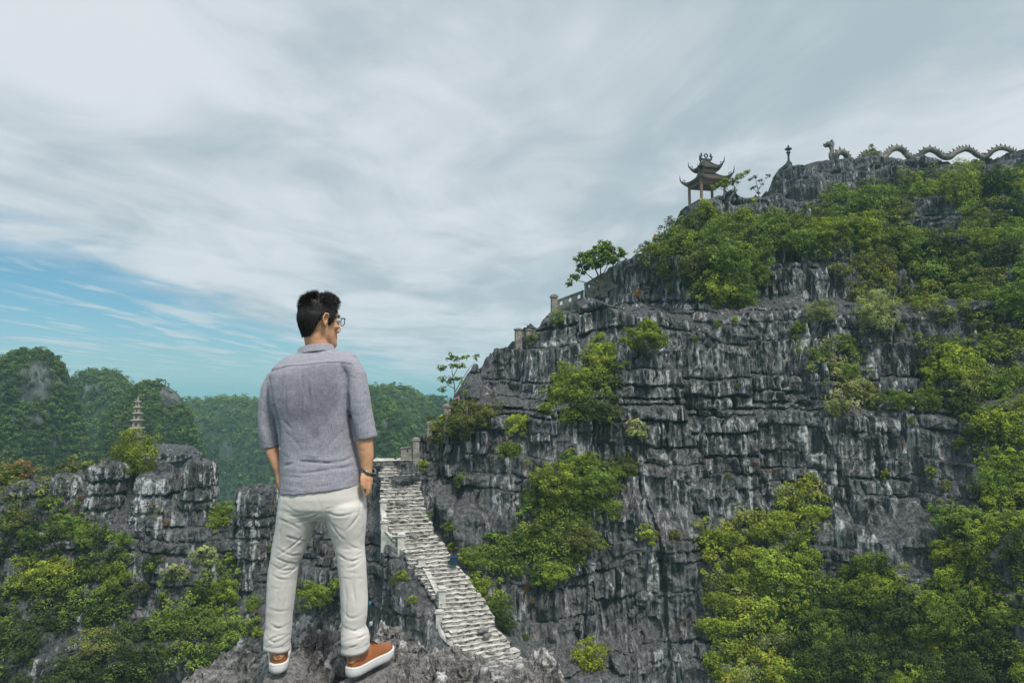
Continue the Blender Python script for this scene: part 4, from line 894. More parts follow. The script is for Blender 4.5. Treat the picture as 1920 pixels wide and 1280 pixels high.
tree('sparse_tree', 'thin sparse tree between the pavilion and the rock summit', 1424, 372, 80, [[(1424, 378), (1422, 360), (1418, 342), (1416, 330)], [(1422, 356), (1432, 342), (1438, 332)], [(1422, 360), (1412, 354), (1408, 350)]], [(1416, 332, 0, 6), (1424, 338, .1, 5), (1408, 336, 0, 5), (1438, 331, 0, 6), (1412, 354, 0, 5), (1430, 345, 0, 4), (1420, 350, 0, 4), (1421, 362, 0, 5)], 'd', .20, 11, .24, trunk_r=.06)
D_ = crest_D(1634, 310, 87) - 1.2
tree('sparse_tree', 'small dark tree growing in front of the dragon\'s second arch', 1634, 318, D_, [[(1634, 322), (1635, 302), (1634, 288), (1634, 276)], [(1635, 300), (1626, 292), (1618, 290)], [(1634, 296), (1642, 288), (1648, 284)]], [(1634, 274, 0, 6), (1638, 282, 0, 7), (1628, 285, .1, 6), (1618, 290, 0, 5), (1646, 286, 0, 6), (1632, 295, -.1, 8), (1640, 302, 0, 9), (1630, 310, -.3, 11), (1645, 312, -.3, 10)], 'g', .2, 17, .30, trunk_r=.07)
p_, n_ = spot(1212, 660); D_ = p_[1] - 1.0
tree('domed_tree', 'dense dome-shaped dark green tree clinging to the cliff face', 1212, 668, D_, [[(1214, 672, .8), (1212, 660, .2), (1208, 645), (1205, 632)], [(1212, 660), (1225, 648), (1234, 636)], [(1212, 660), (1196, 650), (1186, 642)]],
     [(1210, 612, 0, 22), (1228, 618, 0, 20), (1190, 622, 0, 18), (1240, 636, .1, 14), (1178, 638, 0, 12), (1212, 632, -.5, 26), (1232, 645, 0, 16), (1196, 646, 0, 16)], 'b', .19, 44, .36, trunk_r=.10)

# ------------------------------------------------------------------ scrub that covers whole slopes: uncountable, one mass per slope
SCRUB = [
 ('dense mixed scrub covering the slope under the dragon', 'g', .9, [(1195,490),(1262,415),(1400,400),(1440,395),(1500,405),(1560,370),(1625,345),(1700,330),(1790,330),(1930,320),(1930,630),(1850,600),(1780,560),(1700,520),(1580,480),(1450,480),(1420,520),(1390,565),(1300,545),(1250,510)], [[(1440,320),(1545,318),(1540,400),(1450,400)],[(1680,378),(1800,372),(1790,448),(1690,440)],[(1425,488),(1560,490),(1590,555),(1440,560)]]),
 ('olive scrub band trailing down between bare slabs at the right', 'o', .7, [(1560,495),(1640,510),(1740,545),(1860,600),(1930,620),(1930,660),(1830,645),(1720,590),(1640,560),(1580,530)], []),
 ('thick green scrub covering the right side of the cliff', 'g', .85, [(1705,650),(1830,635),(1930,640),(1930,1290),(1740,1290),(1735,1120),(1760,1020),(1745,945),(1835,955),(1832,850),(1800,775),(1720,740)], [[(1840,600),(1880,600),(1875,690),(1845,690)]]),
 ('trailing leafy vines beside the white-streaked block', 'p', .55, [(1505,640),(1600,655),(1612,700),(1745,730),(1745,762),(1600,785),(1545,775),(1560,705),(1500,695)], []),
 ('bright yellow-green vine curtain hanging over the lower cliff', 'y', .75, [(1300,985),(1385,955),(1440,960),(1495,890),(1540,880),(1530,960),(1515,1030),(1540,1100),(1500,1180),(1480,1290),(1320,1290),(1345,1150),(1312,1050)], []),
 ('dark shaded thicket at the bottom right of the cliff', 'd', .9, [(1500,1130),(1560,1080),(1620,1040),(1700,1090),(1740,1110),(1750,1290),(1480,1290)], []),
 ('green ivy draped over the cliff left of its bare centre', 'g', .6, [(1012,770),(1035,720),(1120,640),(1160,645),(1175,690),(1155,760),(1160,800),(1090,805)], []),
 ('mixed ivy and scrub on the cliff right of the stairs', 'g', .55, [(995,960),(1010,880),(1060,850),(1170,870),(1160,940),(1095,1000),(1075,1090),(1000,1080),(862,1060),(880,1025),(930,1000)], []),
 ('green ivy hanging beside the middle of the stairs', 'g', .6, [(868,1050),(910,1020),(925,1090),(955,1150),(945,1185),(905,1130)], []),
 ('leafy creeper below the stout ridge post', 'o', .5, [(795,830),(830,775),(930,765),(930,800),(860,815),(800,850)], []),
 ('dry olive scrub and creeper on the upper left rocks', 'o', .35, [(-20,850),(60,850),(140,870),(130,930),(60,950),(-20,960)], []),
 ('dark shaded creeper covering the lower left cliff', 'd', .30, [(-20,1060),(60,1030),(160,1090),(260,1110),(300,1180),(260,1290),(-20,1290)], []),  # dimness of the lower left corner put into the dark leaf colour
 ('mixed green creeper on the left cliff', 'd', .20, [(0,950),(110,930),(200,990),(250,1060),(330,1050),(340,1100),(250,1130),(120,1100),(0,1080)], []),
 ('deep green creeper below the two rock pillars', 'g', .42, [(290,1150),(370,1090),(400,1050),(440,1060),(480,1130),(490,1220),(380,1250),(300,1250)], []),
 ('leafy creeper filling the gap between the rock pillars', 'b', .7, [(390,900),(425,905),(432,1000),(398,1010)], []),
]
MASS = [(0, 'dome', 'gyogbg', 30, 26, 'shrub packed in the upper slope', 'shrubs massed on the slope under the dragon'), (2, 'dome', 'gbygdy', 34, 28, 'shrub packed on the cliff', 'shrubs massed on the right side of the cliff'),
        (4, 'hang', 'yyybp', 32, 24, 'trailing shrub', 'trailing shrubs of the vine curtain'), (5, 'dome', 'dgdb', 34, 30, 'shrub in the thicket', 'shrubs of the bottom right thicket'),
        (7, 'dome', 'gbog', 26, 24, 'shrub among ivy', 'shrubs among the ivy right of the stairs'), (11, 'dome', 'dddd', 28, 70, 'shrub among creeper', 'shrubs on the lower left cliff'), (12, 'dome', 'gddd', 20, 62, 'shrub on the left cliff', 'shrubs on the middle left cliff'), (13, 'dome', 'gbdd', 24, 60, 'shrub in the hollow', 'shrubs below the two rock pillars')]  # left-cliff shrubs take darker greens, painting in the dim light there
mr = np.random.default_rng(99); taken = [(s_[0], s_[1], s_[2]) for s_ in SHRUBS] + [(1229, 465, 60), (1205, 490, 40)]
for (j, form, cols, hw, gap_, lab, grp) in MASS:
    poly = np.array(SCRUB[j][3], float); x0, y0 = poly.min(0); x1, y1 = poly.max(0); cnt = 0
    for _ in range(500):
        a_, b_ = mr.uniform(x0, x1), mr.uniform(y0, y1)
        if a_ > 1925 or a_ < -5 or b_ > 1285 or not in_poly(np.array([a_]), np.array([b_]), poly)[0] or any(in_poly(np.array([a_]), np.array([b_]), h_)[0] for h_ in SCRUB[j][4]): continue
        if any(math.hypot(a_ - t_[0], b_ - t_[1]) < .5 * (gap_ + t_[2] * .9) for t_ in taken): continue
        taken.append((a_, b_, hw)); cnt += 1
        s_ = (a_, b_, hw * mr.uniform(.75, 1.2), cols[mr.integers(len(cols))], form); LABEL[s_] = CN_[s_[3]] + ' ' + lab + ', ' + locate(a_, b_)[0]; LABEL[s_] = LABEL[s_] if len(LABEL[s_].split()) <= 16 else CN_[s_[3]] + ' shrub, ' + locate(a_, b_)[0]; o = plant(s_, int(mr.integers(9))); o['group'] = grp
        if cnt > (18 if j < 9 else 9): break
dup_ = defaultdict(list)
for o in COL.objects:
    if o.get('group') and o.parent is None and o.type == 'MESH': dup_[o['label']].append(o)
for l_, os_ in dup_.items():
    if len(os_) < 2: continue
    os_.sort(key=lambda o: o.location.x / o.location.y); n_ = len(os_)
    for i, o in enumerate(os_):
        w_ = (['left-hand', 'right-hand'] if n_ == 2 else ['leftmost'] + ['second-from-left', 'third-from-left', 'fourth-from-left', 'fifth-from-left'][:n_ - 2] + ['rightmost'])[i]
        o['label'] = w_ + ' ' + l_ if len(l_.split()) < 16 else w_ + ' ' + ' '.join(l_.split()[:1] + l_.split()[2:])
front = FLATV[:, 1] < 95
rows_ok = (np.arange(len(FLATV)) < NZ * gxr)
AREA = np.linalg.norm(np.cross(np.gradient(CV, axis=1), np.gradient(CV, axis=0)), axis=2).ravel()
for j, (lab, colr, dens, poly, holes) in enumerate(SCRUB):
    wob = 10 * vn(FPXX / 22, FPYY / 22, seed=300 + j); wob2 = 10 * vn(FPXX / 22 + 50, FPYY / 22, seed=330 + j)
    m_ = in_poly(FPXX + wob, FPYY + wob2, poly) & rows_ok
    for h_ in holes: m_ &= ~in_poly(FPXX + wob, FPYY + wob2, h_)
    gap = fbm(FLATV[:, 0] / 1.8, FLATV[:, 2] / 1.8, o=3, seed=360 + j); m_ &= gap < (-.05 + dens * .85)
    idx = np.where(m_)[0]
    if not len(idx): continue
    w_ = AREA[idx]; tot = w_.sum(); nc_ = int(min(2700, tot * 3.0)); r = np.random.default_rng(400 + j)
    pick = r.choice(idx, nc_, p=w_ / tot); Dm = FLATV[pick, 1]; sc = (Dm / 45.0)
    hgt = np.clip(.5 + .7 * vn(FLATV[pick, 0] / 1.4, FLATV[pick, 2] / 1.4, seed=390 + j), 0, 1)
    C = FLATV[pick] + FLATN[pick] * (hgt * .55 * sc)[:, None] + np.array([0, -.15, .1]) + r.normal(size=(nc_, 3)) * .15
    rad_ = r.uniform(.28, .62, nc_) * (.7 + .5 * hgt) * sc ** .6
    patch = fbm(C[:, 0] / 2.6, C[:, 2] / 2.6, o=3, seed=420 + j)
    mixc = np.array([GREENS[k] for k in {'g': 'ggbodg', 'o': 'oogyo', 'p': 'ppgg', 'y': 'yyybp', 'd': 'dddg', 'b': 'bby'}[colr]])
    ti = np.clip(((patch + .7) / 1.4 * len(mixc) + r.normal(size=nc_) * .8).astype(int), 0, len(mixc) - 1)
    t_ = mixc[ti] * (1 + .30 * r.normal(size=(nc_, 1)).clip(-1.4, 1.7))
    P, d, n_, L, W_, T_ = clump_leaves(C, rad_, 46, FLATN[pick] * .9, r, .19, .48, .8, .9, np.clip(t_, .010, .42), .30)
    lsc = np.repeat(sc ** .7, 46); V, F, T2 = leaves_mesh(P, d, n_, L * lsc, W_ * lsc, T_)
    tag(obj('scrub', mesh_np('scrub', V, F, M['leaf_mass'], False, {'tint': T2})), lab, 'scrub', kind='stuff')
# ================================================================== the crag in the foreground
FZ = float(at(520, 1262, 3.15)[2])                 # height of the shoe soles
prof = np.array([(300, 1330), (340, 1298), (362, 1272), (400, 1240), (450, 1218), (500, 1200), (550, 1184), (575, 1172), (610, 1192), (640, 1184), (690, 1197), (715, 1174), (745, 1180), (765, 1195), (790, 1222), (820, 1207), (850, 1198), (885, 1215), (910, 1240), (945, 1255), (975, 1242), (1010, 1232), (1035, 1238), (1055, 1262), (1080, 1300), (1120, 1340)], float)
YC = 3.88
pw_ = np.array([at(a, b_, YC) for a, b_ in prof])
nx_, ny_ = 430, 290
cx_ = np.linspace(-2.15, .62, nx_); cy_ = np.concatenate([np.linspace(1.9, 2.85, 40), np.linspace(2.86, 4.1, 225), np.linspace(4.11, 5.0, 25)])
XX, YY = np.meshgrid(cx_, cy_)
fan = XX / YY * YC
zc_ = np.interp(fan, pw_[:, 0], pw_[:, 2])
base = FZ - .055
edge_l = np.interp(fan, [-2.3, -1.75, -1.45, -1.2, .05, .22, .42, .7], [-1.4, -.55, -.22, 0, 0, -.06, -.45, -1.2])
G = np.where(YY < YC, base + edge_l + (zc_ - base - edge_l) * sstep(YY, 3.2, YC), zc_ - (YY - YC) * 2.2 - .4 * sstep(YY, YC, YC + .3))
G = G - 1.2 * sstep(-YY, -2.7, -1.9)
wx = XX + .05 * fbm(XX * 5, YY * 5, o=3, seed=501); wy = YY + .05 * fbm(XX * 5 + 30, YY * 5, o=3, seed=502)
lump = .085 * fbm(wx * 3.2, wy * 3.2, o=2, seed=510) + .075 * (ridged(wx * 5.0, wy * 5.0, o=2, seed=511) - .55) + .075 * (ridged(wx * 11, wy * 11, o=3, seed=514) - .5) + .020 * (ridged(wx * 34, wy * 34, o=2, seed=517) - .5) - .03 * np.clip(ridged(wx * 9 + 9, wy * 9, o=2, seed=520) - .7, 0, 1)
FEET = []
def foot_frame(px, py, D, yaw):
    h = at(px, py, D); t_ = (FZ - 0.0) / h[2]; h = h * t_; return np.array([h[0], h[1], FZ]), yaw
foot_L = foot_frame(520.5, 1263, 3.15, R(-15)); foot_R = foot_frame(655, 1270, 3.1, R(23))
foot_mask = np.zeros_like(XX)
for (h_, yaw) in (foot_L, foot_R):
    d_ = np.array([math.sin(yaw), math.cos(yaw)]); s_ = np.array([d_[1], -d_[0]])
    a_ = (XX - h_[0]) * d_[0] + (YY - h_[1]) * d_[1]; b2 = (XX - h_[0]) * s_[0] + (YY - h_[1]) * s_[1]
    q = np.hypot(np.maximum(np.abs(a_ - .14) - .15, 0), np.maximum(np.abs(b2) - .05, 0)); foot_mask = np.maximum(foot_mask, 1 - sstep(q, .0, .09))
crag_z = G + lump * (1 - .45 * sstep(YY, 3.45, 3.8))
hi_ = np.minimum(crag_z, FZ - .004 - .012 * np.abs(fbm(XX * 20, YY * 20, o=2, seed=530)))
crag_z = crag_z * (1 - foot_mask) + np.maximum(hi_, FZ - .03) * foot_mask
near_cap = FZ + .015 + sstep(YY, 3.25, 3.8) * .3 + np.abs(XX + .65) * .02
crag_z = np.minimum(crag_z, near_cap)
XX2 = XX + .022 * fbm(XX * 14, YY * 14, crag_z * 14, 3, 540) * (1 - foot_mask); YY2 = YY + .022 * fbm(XX * 14 + 9, YY * 14, crag_z * 14, 3, 544) * (1 - foot_mask)
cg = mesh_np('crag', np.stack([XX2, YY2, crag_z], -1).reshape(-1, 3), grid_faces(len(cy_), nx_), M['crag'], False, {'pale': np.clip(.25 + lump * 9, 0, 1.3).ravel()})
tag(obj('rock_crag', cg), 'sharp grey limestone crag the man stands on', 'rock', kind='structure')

# ================================================================== the man
def z1(x, y): return (440 + x / 3.369, 520 + y / 3.369)      # pixel reading aids for the enlarged views
def z2(x, y): return (420 + x / 3.047, 860 + y / 3.047)
def z6(x, y): return (540 + x / 9.143, 540 + y / 9.143)
PL = np.array([at(600, 1266, 3.14)[0], 3.14, FZ])
man = empty('person', tuple(PL)); tag(man, 'man seen from behind in a grey linen shirt, cream trousers and brown sneakers', 'person')
U_ = 3.15 / FPX                                                   # metres per pixel at the man
class Loft:
    def __init__(s): s.V = []; s.F = []
    def rings(s, rings, n=40, cap=True):
        """rings: list of (n,3) arrays"""
        b_ = len(s.V); m_ = len(rings)
        for r_ in rings: s.V += [tuple(p) for p in r_]
        for j in range(m_ - 1):
            for i in range(n): s.F.append((b_ + j * n + i, b_ + j * n + (i + 1) % n, b_ + (j + 1) * n + (i + 1) % n, b_ + (j + 1) * n + i))
        if cap: s.F.append(tuple(b_ + i for i in range(n - 1, -1, -1))); s.F.append(tuple(b_ + (m_ - 1) * n + i for i in range(n)))
        return s
    def body(s, rows, n=44, p=2.3, yaw=0.0):
        """rows: (pxL, pxR, pyL, pyR, y, half depth back, half depth front)"""
        rs = []; A = np.linspace(0, 2 * np.pi, n, endpoint=False); cs, sn = np.cos(A), np.sin(A); q = (np.abs(cs) ** p + np.abs(sn) ** p) ** (-1 / p); cs, sn = cs * q, sn * q
        for (l, r_, yl, yr, yy, db, df) in rows:
            a, b_ = at(l, yl, yy), at(r_, yr, yy); c = (a + b_) / 2; hw = (b_[0] - a[0]) / 2 / max(math.cos(yaw), .5)
            dx = hw * cs; dy = np.where(sn < 0, sn * db, sn * df)
            x = c[0] + dx * math.cos(yaw) + dy * math.sin(yaw); y = yy - dx * math.sin(yaw) + dy * math.cos(yaw); z = c[2] + (b_[2] - a[2]) / 2 * cs
            rs.append(np.stack([x, y, z], 1))
        return s.rings(rs, n)
    def tube(s, pts, rad, n=28, flat=1.0, ref=(0, 1, 0)):
        """pts world, rad metres"""
        pts = [np.asarray(p, float) for p in pts]; rs = []; A = np.linspace(0, 2 * np.pi, n, endpoint=False); prev = None
        for i, p in enumerate(pts):
            d = unit(pts[min(i + 1, len(pts) - 1)] - pts[max(i - 1, 0)]); a = np.asarray(ref, float) if prev is None else prev; a = a - d * a.dot(d)
            a = unit(a); prev = a; b_ = np.cross(d, a); rs.append(p + rad[i] * (np.outer(np.cos(A), a) + np.outer(np.sin(A), b_) * flat))
        return s.rings(rs, n)
    def ell(s, c, axes, rad, n=24, m_=16):
        """ellipsoid: axes rows are unit vectors"""
        A = np.linspace(0, 2 * np.pi, n, endpoint=False); rs = []
        for t_ in np.linspace(-1, 1, m_): 
            h_ = math.sin(t_ * math.pi / 2 * .985); k_ = math.cos(t_ * math.pi / 2 * .985)
            rs.append(np.asarray(c) + axes[2] * rad[2] * h_ + k_ * (np.outer(np.cos(A), axes[0] * rad[0]) + np.outer(np.sin(A), axes[1] * rad[1])))
        return s.rings(rs, n)
    def remesh(s, vox, smooth=6, factor=.5):
        me = bpy.data.meshes.new('tmp'); me.from_pydata([tuple(map(float, v)) for v in s.V], [], s.F)
        bm = bmesh.new(); bm.from_mesh(me); bmesh.ops.recalc_face_normals(bm, faces=bm.faces); bm.to_mesh(me); bm.free()
        o = bpy.data.objects.new('tmp', me); COL.objects.link(o)
        a = o.modifiers.new('r', 'REMESH'); a.mode = 'VOXEL'; a.voxel_size = vox
        if smooth: b_ = o.modifiers.new('s', 'SMOOTH'); b_.iterations = smooth; b_.factor = factor
        dg = bpy.context.evaluated_depsgraph_get(); dg.update(); out = bpy.data.meshes.new_from_object(o.evaluated_get(dg))
        bpy.data.objects.remove(o); bpy.data.meshes.remove(me)
        n = len(out.vertices); V = np.empty(n * 3, np.float32); out.vertices.foreach_get('co', V); N = np.empty(n * 3, np.float32); out.vertex_normals.foreach_get('vector', N)
        return out, V.reshape(-1, 3).astype(float), N.reshape(-1, 3).astype(float)
def seg_dist(px, py, pl):
    """signed perpendicular distance and distance to a pixel polyline, with an end taper"""
    pl = np.asarray(pl, float)
    for _ in range(2 if len(pl) > 2 else 0): pl = np.concatenate([pl[:1]] + [np.stack([pl[i] * .75 + pl[i + 1] * .25, pl[i] * .25 + pl[i + 1] * .75]) for i in range(len(pl) - 1)] + [pl[-1:]])
    best = np.full(px.shape, 1e9); sg = np.zeros(px.shape); par = np.zeros(px.shape); pl = np.asarray(pl, float); L = np.concatenate([[0], np.cumsum(np.hypot(*np.diff(pl, axis=0).T))])
    for i in range(len(pl) - 1):
        a, b_ = pl[i], pl[i + 1]; d = b_ - a; l2 = d @ d; t_ = np.clip(((px - a[0]) * d[0] + (py - a[1]) * d[1]) / l2, 0, 1)
        qx, qy = px - a[0] - t_ * d[0], py - a[1] - t_ * d[1]; dd = np.hypot(qx, qy); m_ = dd < best
        cr = (d[0] * qy - d[1] * qx) / math.sqrt(l2); best = np.where(m_, dd, best); sg = np.where(m_, np.where(cr >= 0, dd, -dd), sg); par = np.where(m_, (L[i] + t_ * math.sqrt(l2)) / L[-1], par)
    return best, sg, par
def fold(px, py, pl, amp, w_):
    d, s_, t_ = seg_dist(px, py, pl); tp = np.sin(np.clip(t_, 0.02, .98) * np.pi) ** .6
    return amp * tp * (-np.exp(-(s_ / (.75 * w_)) ** 2) + .34 * np.exp(-((s_ + 1.9 * w_) / (1.8 * w_)) ** 2) + .14 * np.exp(-((s_ - 1.9 * w_) / (1.6 * w_)) ** 2)) * (1 - sstep(d - np.abs(s_), 0, 1.5 * w_))
def finish(me, V, name, mat, parent=None, attrs=None):
    V = V - PL; me.vertices.foreach_set('co', np.ascontiguousarray(V, np.float32).ravel()); me.name = name
    me.polygons.foreach_set('use_smooth', np.ones(len(me.polygons), bool))
    if attrs:
        for k, v in attrs.items(): a = me.attributes.new(k, 'FLOAT', 'POINT'); a.data.foreach_set('value', np.asarray(v, np.float32))
    me.materials.clear(); me.materials.append(mat); me.update(); return obj(name, me, parent or man)

# materials of the figure
def fabric(name, c1, c2, thread, rough=.9, slub=1.0, patch_tone=None):
    m, t, b = new_mat(name, rough, .15); g = t.n('ShaderNodeTexCoord').outputs['Object']
    a = t.noise(t.mapping(g, (thread, thread, thread * .06)), 1.0, 3, .6); h_ = t.noise(t.mapping(g, (thread * .06, thread * .06, thread)), 1.0, 3, .6); f = t.noise(g, thread * .7, 2, .6)
    s_ = t.m('ADD', t.m('MULTIPLY', a, .45), t.m('ADD', t.m('MULTIPLY', h_, .35), t.m('MULTIPLY', f, .2)))
    c = t.mix(t.ss(s_, .5 - .14 * slub, .5 + .14 * slub), c1 + (1,), c2 + (1,))
    if patch_tone: c = t.mix(t.m('MULTIPLY', attr(t, 'dark_patch', 2), patch_tone[1]), c, t.mix(1.0, c, patch_tone[0] + (1,), 'MULTIPLY'))
    t.link(c, b.inputs['Base Color']); bump(t, b, s_, .25, .0015); b.inputs['Sheen Weight'].default_value = .15; return m
M['linen'] = fabric('heather_linen', (0.215, 0.21, 0.27), (0.44, 0.435, 0.49), 620, slub=.9, patch_tone=((0.62, 0.585, 0.64), .9))
M['chino'] = fabric('cream_chino', (0.63, 0.59, 0.565), (0.71, 0.665, 0.635), 900, .85)
def skin_mat():
    m, t, b = new_mat('skin', .5, .4); g = t.n('ShaderNodeTexCoord').outputs['Object']; n = t.noise(g, 30, 4, .6); n2 = t.noise(g, 9, 3, .5)
    c = t.mix(t.ss(n, .3, .7), (0.60, 0.30, 0.165, 1), (0.70, 0.395, 0.24, 1)); c = t.mix(t.m('MULTIPLY', t.ss(n2, .45, .7), .4), c, (0.62, 0.31, 0.22, 1)); t.link(c, b.inputs['Base Color'])
    b.inputs['Subsurface Weight'].default_value = .12; b.inputs['Subsurface Radius'].default_value = (.012, .005, .003); b.inputs['Subsurface Scale'].default_value = 1.0; bump(t, b, t.noise(g, 260, 3, .6), .15, .001); return m
M['skin'] = skin_mat()
M['hair'] = plain('black_hair', (0.016, 0.015, 0.0155), .5, .35, 60, .32)
M['leather'] = plain('tan_leather', (0.36, 0.125, 0.040), .38, .25, 14, .5, .002, dirt=(0.24, 0.075, 0.024)); M['rubber'] = plain('white_rubber', (0.72, 0.715, 0.70), .6, .06, 20, .35)
M['patch'] = plain('pale_leather_patch', (0.50, 0.25, 0.14), .5, .12, 20, .4); M['lace'] = plain('dark_lace', (0.03, 0.025, 0.022), .8, .2, 60)
M['steel'] = plain('watch_steel', (0.42, 0.40, 0.36), .28, .3, 80, .5, 0, 1.0); M['frame'] = plain('spectacle_frame', (0.012, 0.012, 0.013), .3, .2, 60, .5)

YW = R(-5)
# ------------------------------------------------------------------ shirt
sh = Loft()
T_ = [(583, 616, 655, 652, 3.17, .05, .05), (566, 630, 660, 656, 3.17, .062, .062), (548, 655, 667, 660.5, 3.165, .070, .075), (532, 666, 675, 665.5, 3.16, .080, .085), (518, 670, 688, 674, 3.155, .093, .095), (509, 669, 704, 694, 3.15, .108, .11), (507, 667, 722, 716, 3.15, .118, .12),
      (509, 663, 742, 738, 3.15, .123, .125), (513, 659, 763, 762, 3.15, .122, .125), (520, 659, 787, 787, 3.152, .117, .122), (524, 663, 817, 815, 3.155, .112, .118), (526, 669, 845, 842, 3.158, .110, .117), (527, 674, 866, 862, 3.16, .112, .118), (528, 677, 890, 882, 3.16, .118, .12), (528, 679, 910, 898, 3.16, .122, .122), (528, 679.5, 925, 909, 3.16, .124, .124)]
sh.body(T_, 56, 2.35, YW)
P_ = lambda x, y, d: at(x, y, d)
sh.tube([P_(646, 684, 3.12), P_(660, 686, 3.115), P_(668, 703, 3.11), P_(671, 733, 3.105), P_(674, 760, 3.105), P_(680, 788, 3.11), P_(685, 815, 3.115), P_(686.5, 822, 3.116)], [.040, .043, .046, .050, .052, .0505, .050, .0495], 30)
sh.tube([P_(528, 700, 3.18), P_(518, 708, 3.18), P_(509, 730, 3.18), P_(504.5, 757, 3.18), P_(503.5, 785, 3.18), P_(504.5, 812, 3.18), P_(507, 832, 3.18), P_(508, 840, 3.18)], [.038, .043, .046, .0475, .0485, .0490, .045, .043], 30)
me, V, N = sh.remesh(.0055, 7)
px, py = proj(V); bk = sstep(-N[:, 1], -.35, .15)
dsp = np.zeros(len(V))
YOKE = [z1(200, 606), z1(260, 583), z1(330, 565), z1(420, 558), z1(455, 555), z1(530, 543), z1(620, 540), z1(700, 545), z1(735, 550)]
for pl, a, w_ in [([z1(420, 560), z1(424, 640), z1(430, 730), z1(415, 900)], .011, 2.2), ([z1(458, 558), z1(466, 650), z1(470, 740), z1(500, 920)], .012, 2.4), ([z1(330, 640), z1(310, 760), z1(330, 900)], .0035, 4), ([z1(560, 620), z1(580, 760), z1(560, 900)], .0035, 5), ([z1(690, 590), z1(640, 700), z1(650, 820)], .003, 4),
                  ([z1(300, 1195), z1(370, 1172), z1(450, 1160), z1(560, 1172), z1(680, 1168), z1(745, 1130)], .011, 3.6), ([z1(420, 1130), z1(520, 1150), z1(640, 1120), z1(720, 1060)], .006, 3.6), ([z1(290, 1110), z1(350, 1150), z1(420, 1150)], .006, 3), ([z1(735, 920), z1(660, 990), z1(560, 1090)], .006, 4), ([z1(740, 1000), z1(690, 1060), z1(600, 1120)], .006, 3.6), ([z1(290, 960), z1(360, 1010), z1(420, 1090)], .005, 4), ([z1(285, 840), z1(300, 900), z1(360, 960)], .004, 4),
                  ([z1(310, 1230), z1(420, 1240), z1(560, 1220), z1(700, 1200), z1(775, 1170)], .006, 4), ([z2(340, 150), z2(480, 170), z2(600, 150), z2(700, 130)], .004, 4), ([z2(560, 30), z2(660, 60), z2(770, 40)], .005, 4), ([z2(330, 95), z2(430, 110), z2(520, 90)], .004, 4), ([z2(760, 60), z2(720, 110), z2(640, 140)], .004, 3.5),
                  ([z1(715, 620), z1(760, 640), z1(800, 620)], .004, 3), ([z1(712, 690), z1(760, 720), z1(825, 690)], .004, 3.4), ([z1(715, 770), z1(770, 800), z1(835, 780)], .004, 3.4), ([z1(735, 860), z1(780, 880), z1(850, 850)], .004, 3.4), ([z1(745, 940), z1(800, 930), z1(850, 890)], .004, 3), ([z1(165, 760), z1(210, 800), z1(245, 830)], .005, 3), ([z1(160, 830), z1(200, 860), z1(250, 850)], .004, 3), ([z1(155, 930), z1(210, 950), z1(270, 920)], .004, 3), ([z1(165, 1010), z1(220, 1020), z1(275, 990)], .004, 3), ([z1(190, 700), z1(220, 740), z1(235, 800)], .005, 2.6)]:
    sl = (pl[0][0] > 651) or (pl[0][0] < 512); dsp += fold(px, py, pl, a * (.45 if sl else .8), w_ * .85) * bk * np.clip(.6 + .9 * vn(px / 15 + a * 2e3, py / 15, seed=662), .05, 1.2)
d, s_, _ = seg_dist(px, py, YOKE); dsp += (-.0042 * np.exp(-(d / 1.2) ** 2) + .0020 * sstep(-s_, 0.2, 2.0) * (d < 6) * (1 - sstep(d, 4, 6))) * bk
# armhole seams
for pl in ([z1(762, 500), z1(735, 560), z1(716, 640), z1(712, 740), z1(722, 830)], [z1(212, 600), z1(225, 690), z1(240, 780), z1(262, 850)]):
    d, _, _ = seg_dist(px, py, pl); dsp += -.0030 * np.exp(-(d / 1.5) ** 2) * bk
# the shadowed gap between sleeves and sides
for pl in ([z1(243, 812), z1(268, 880), z1(281, 960), z1(284, 1070)], [z1(716, 740), z1(722, 840), z1(742, 930), z1(764, 1020)]):
    d, _, _ = seg_dist(px, py, pl); dsp += -.010 * np.exp(-(d / 2.0) ** 2) * bk
# hems: turned cuff and tail edges
for pl in ([z1(150, 1030), z1(185, 1055), z1(282, 1062)], [z1(755, 1005), z1(820, 990), z1(890, 972)], [(527, 921), z2(450, 193), z2(600, 172), z2(700, 143), (680, 905)]):
    d, _, _ = seg_dist(px, py, pl); dsp += -.0016 * np.exp(-(d / .9) ** 2)
dsp += .0016 * fbm(V[:, 0] * 24, V[:, 1] * 24, V[:, 2] * 16, 3, 600) + .0028 * fbm(V[:, 0] * 8, V[:, 1] * 8, V[:, 2] * 6, 2, 605) * bk
V = V + N * dsp[:, None]
dark_patch = np.clip(1.15 - np.hypot((px - 586) / 84, (py - 742) / 88) + .30 * fbm(px / 16, py / 30, o=3, seed=610), 0, 1); dark_patch = sstep(dark_patch, .0, .95) * sstep(seg_dist(px, py, YOKE)[1], -.5, 2.5) * bk * ((px > 512) & (px < 656))  # darker tone on the mid-back below the yoke
dark_patch = np.maximum(dark_patch, .35 * sstep(np.exp(-(seg_dist(px, py, [z1(215, 620), z1(235, 700), z1(260, 800)])[0] / 9) ** 2), .3, 1))  # fainter dark band beside the left armhole
finish(me, V, 'shirt', M['linen'], None, {'dark_patch': dark_patch})
# band collar
cb = Loft(); n = 40; rs = []
A = np.linspace(0, 2 * np.pi, n, endpoint=False)
for (dz, k_) in [(-.016, 1.16), (.012, 1.02), (.020, .98), (.020, .93), (-.016, 1.04)]:
    c_ = at(592, 658, 3.17); x = np.cos(A); y = np.sin(A)
    rs.append(np.stack([c_[0] + .080 * k_ * x, 3.172 + .070 * k_ * y, c_[2] + dz + .012 * x - .008 * y], 1))
cb.rings(rs + [rs[0]], n, cap=False); me, V, N = cb.remesh(.0035, 2); finish(me, V, 'collar', M['linen'], None, {'dark_patch': np.zeros(len(V))})
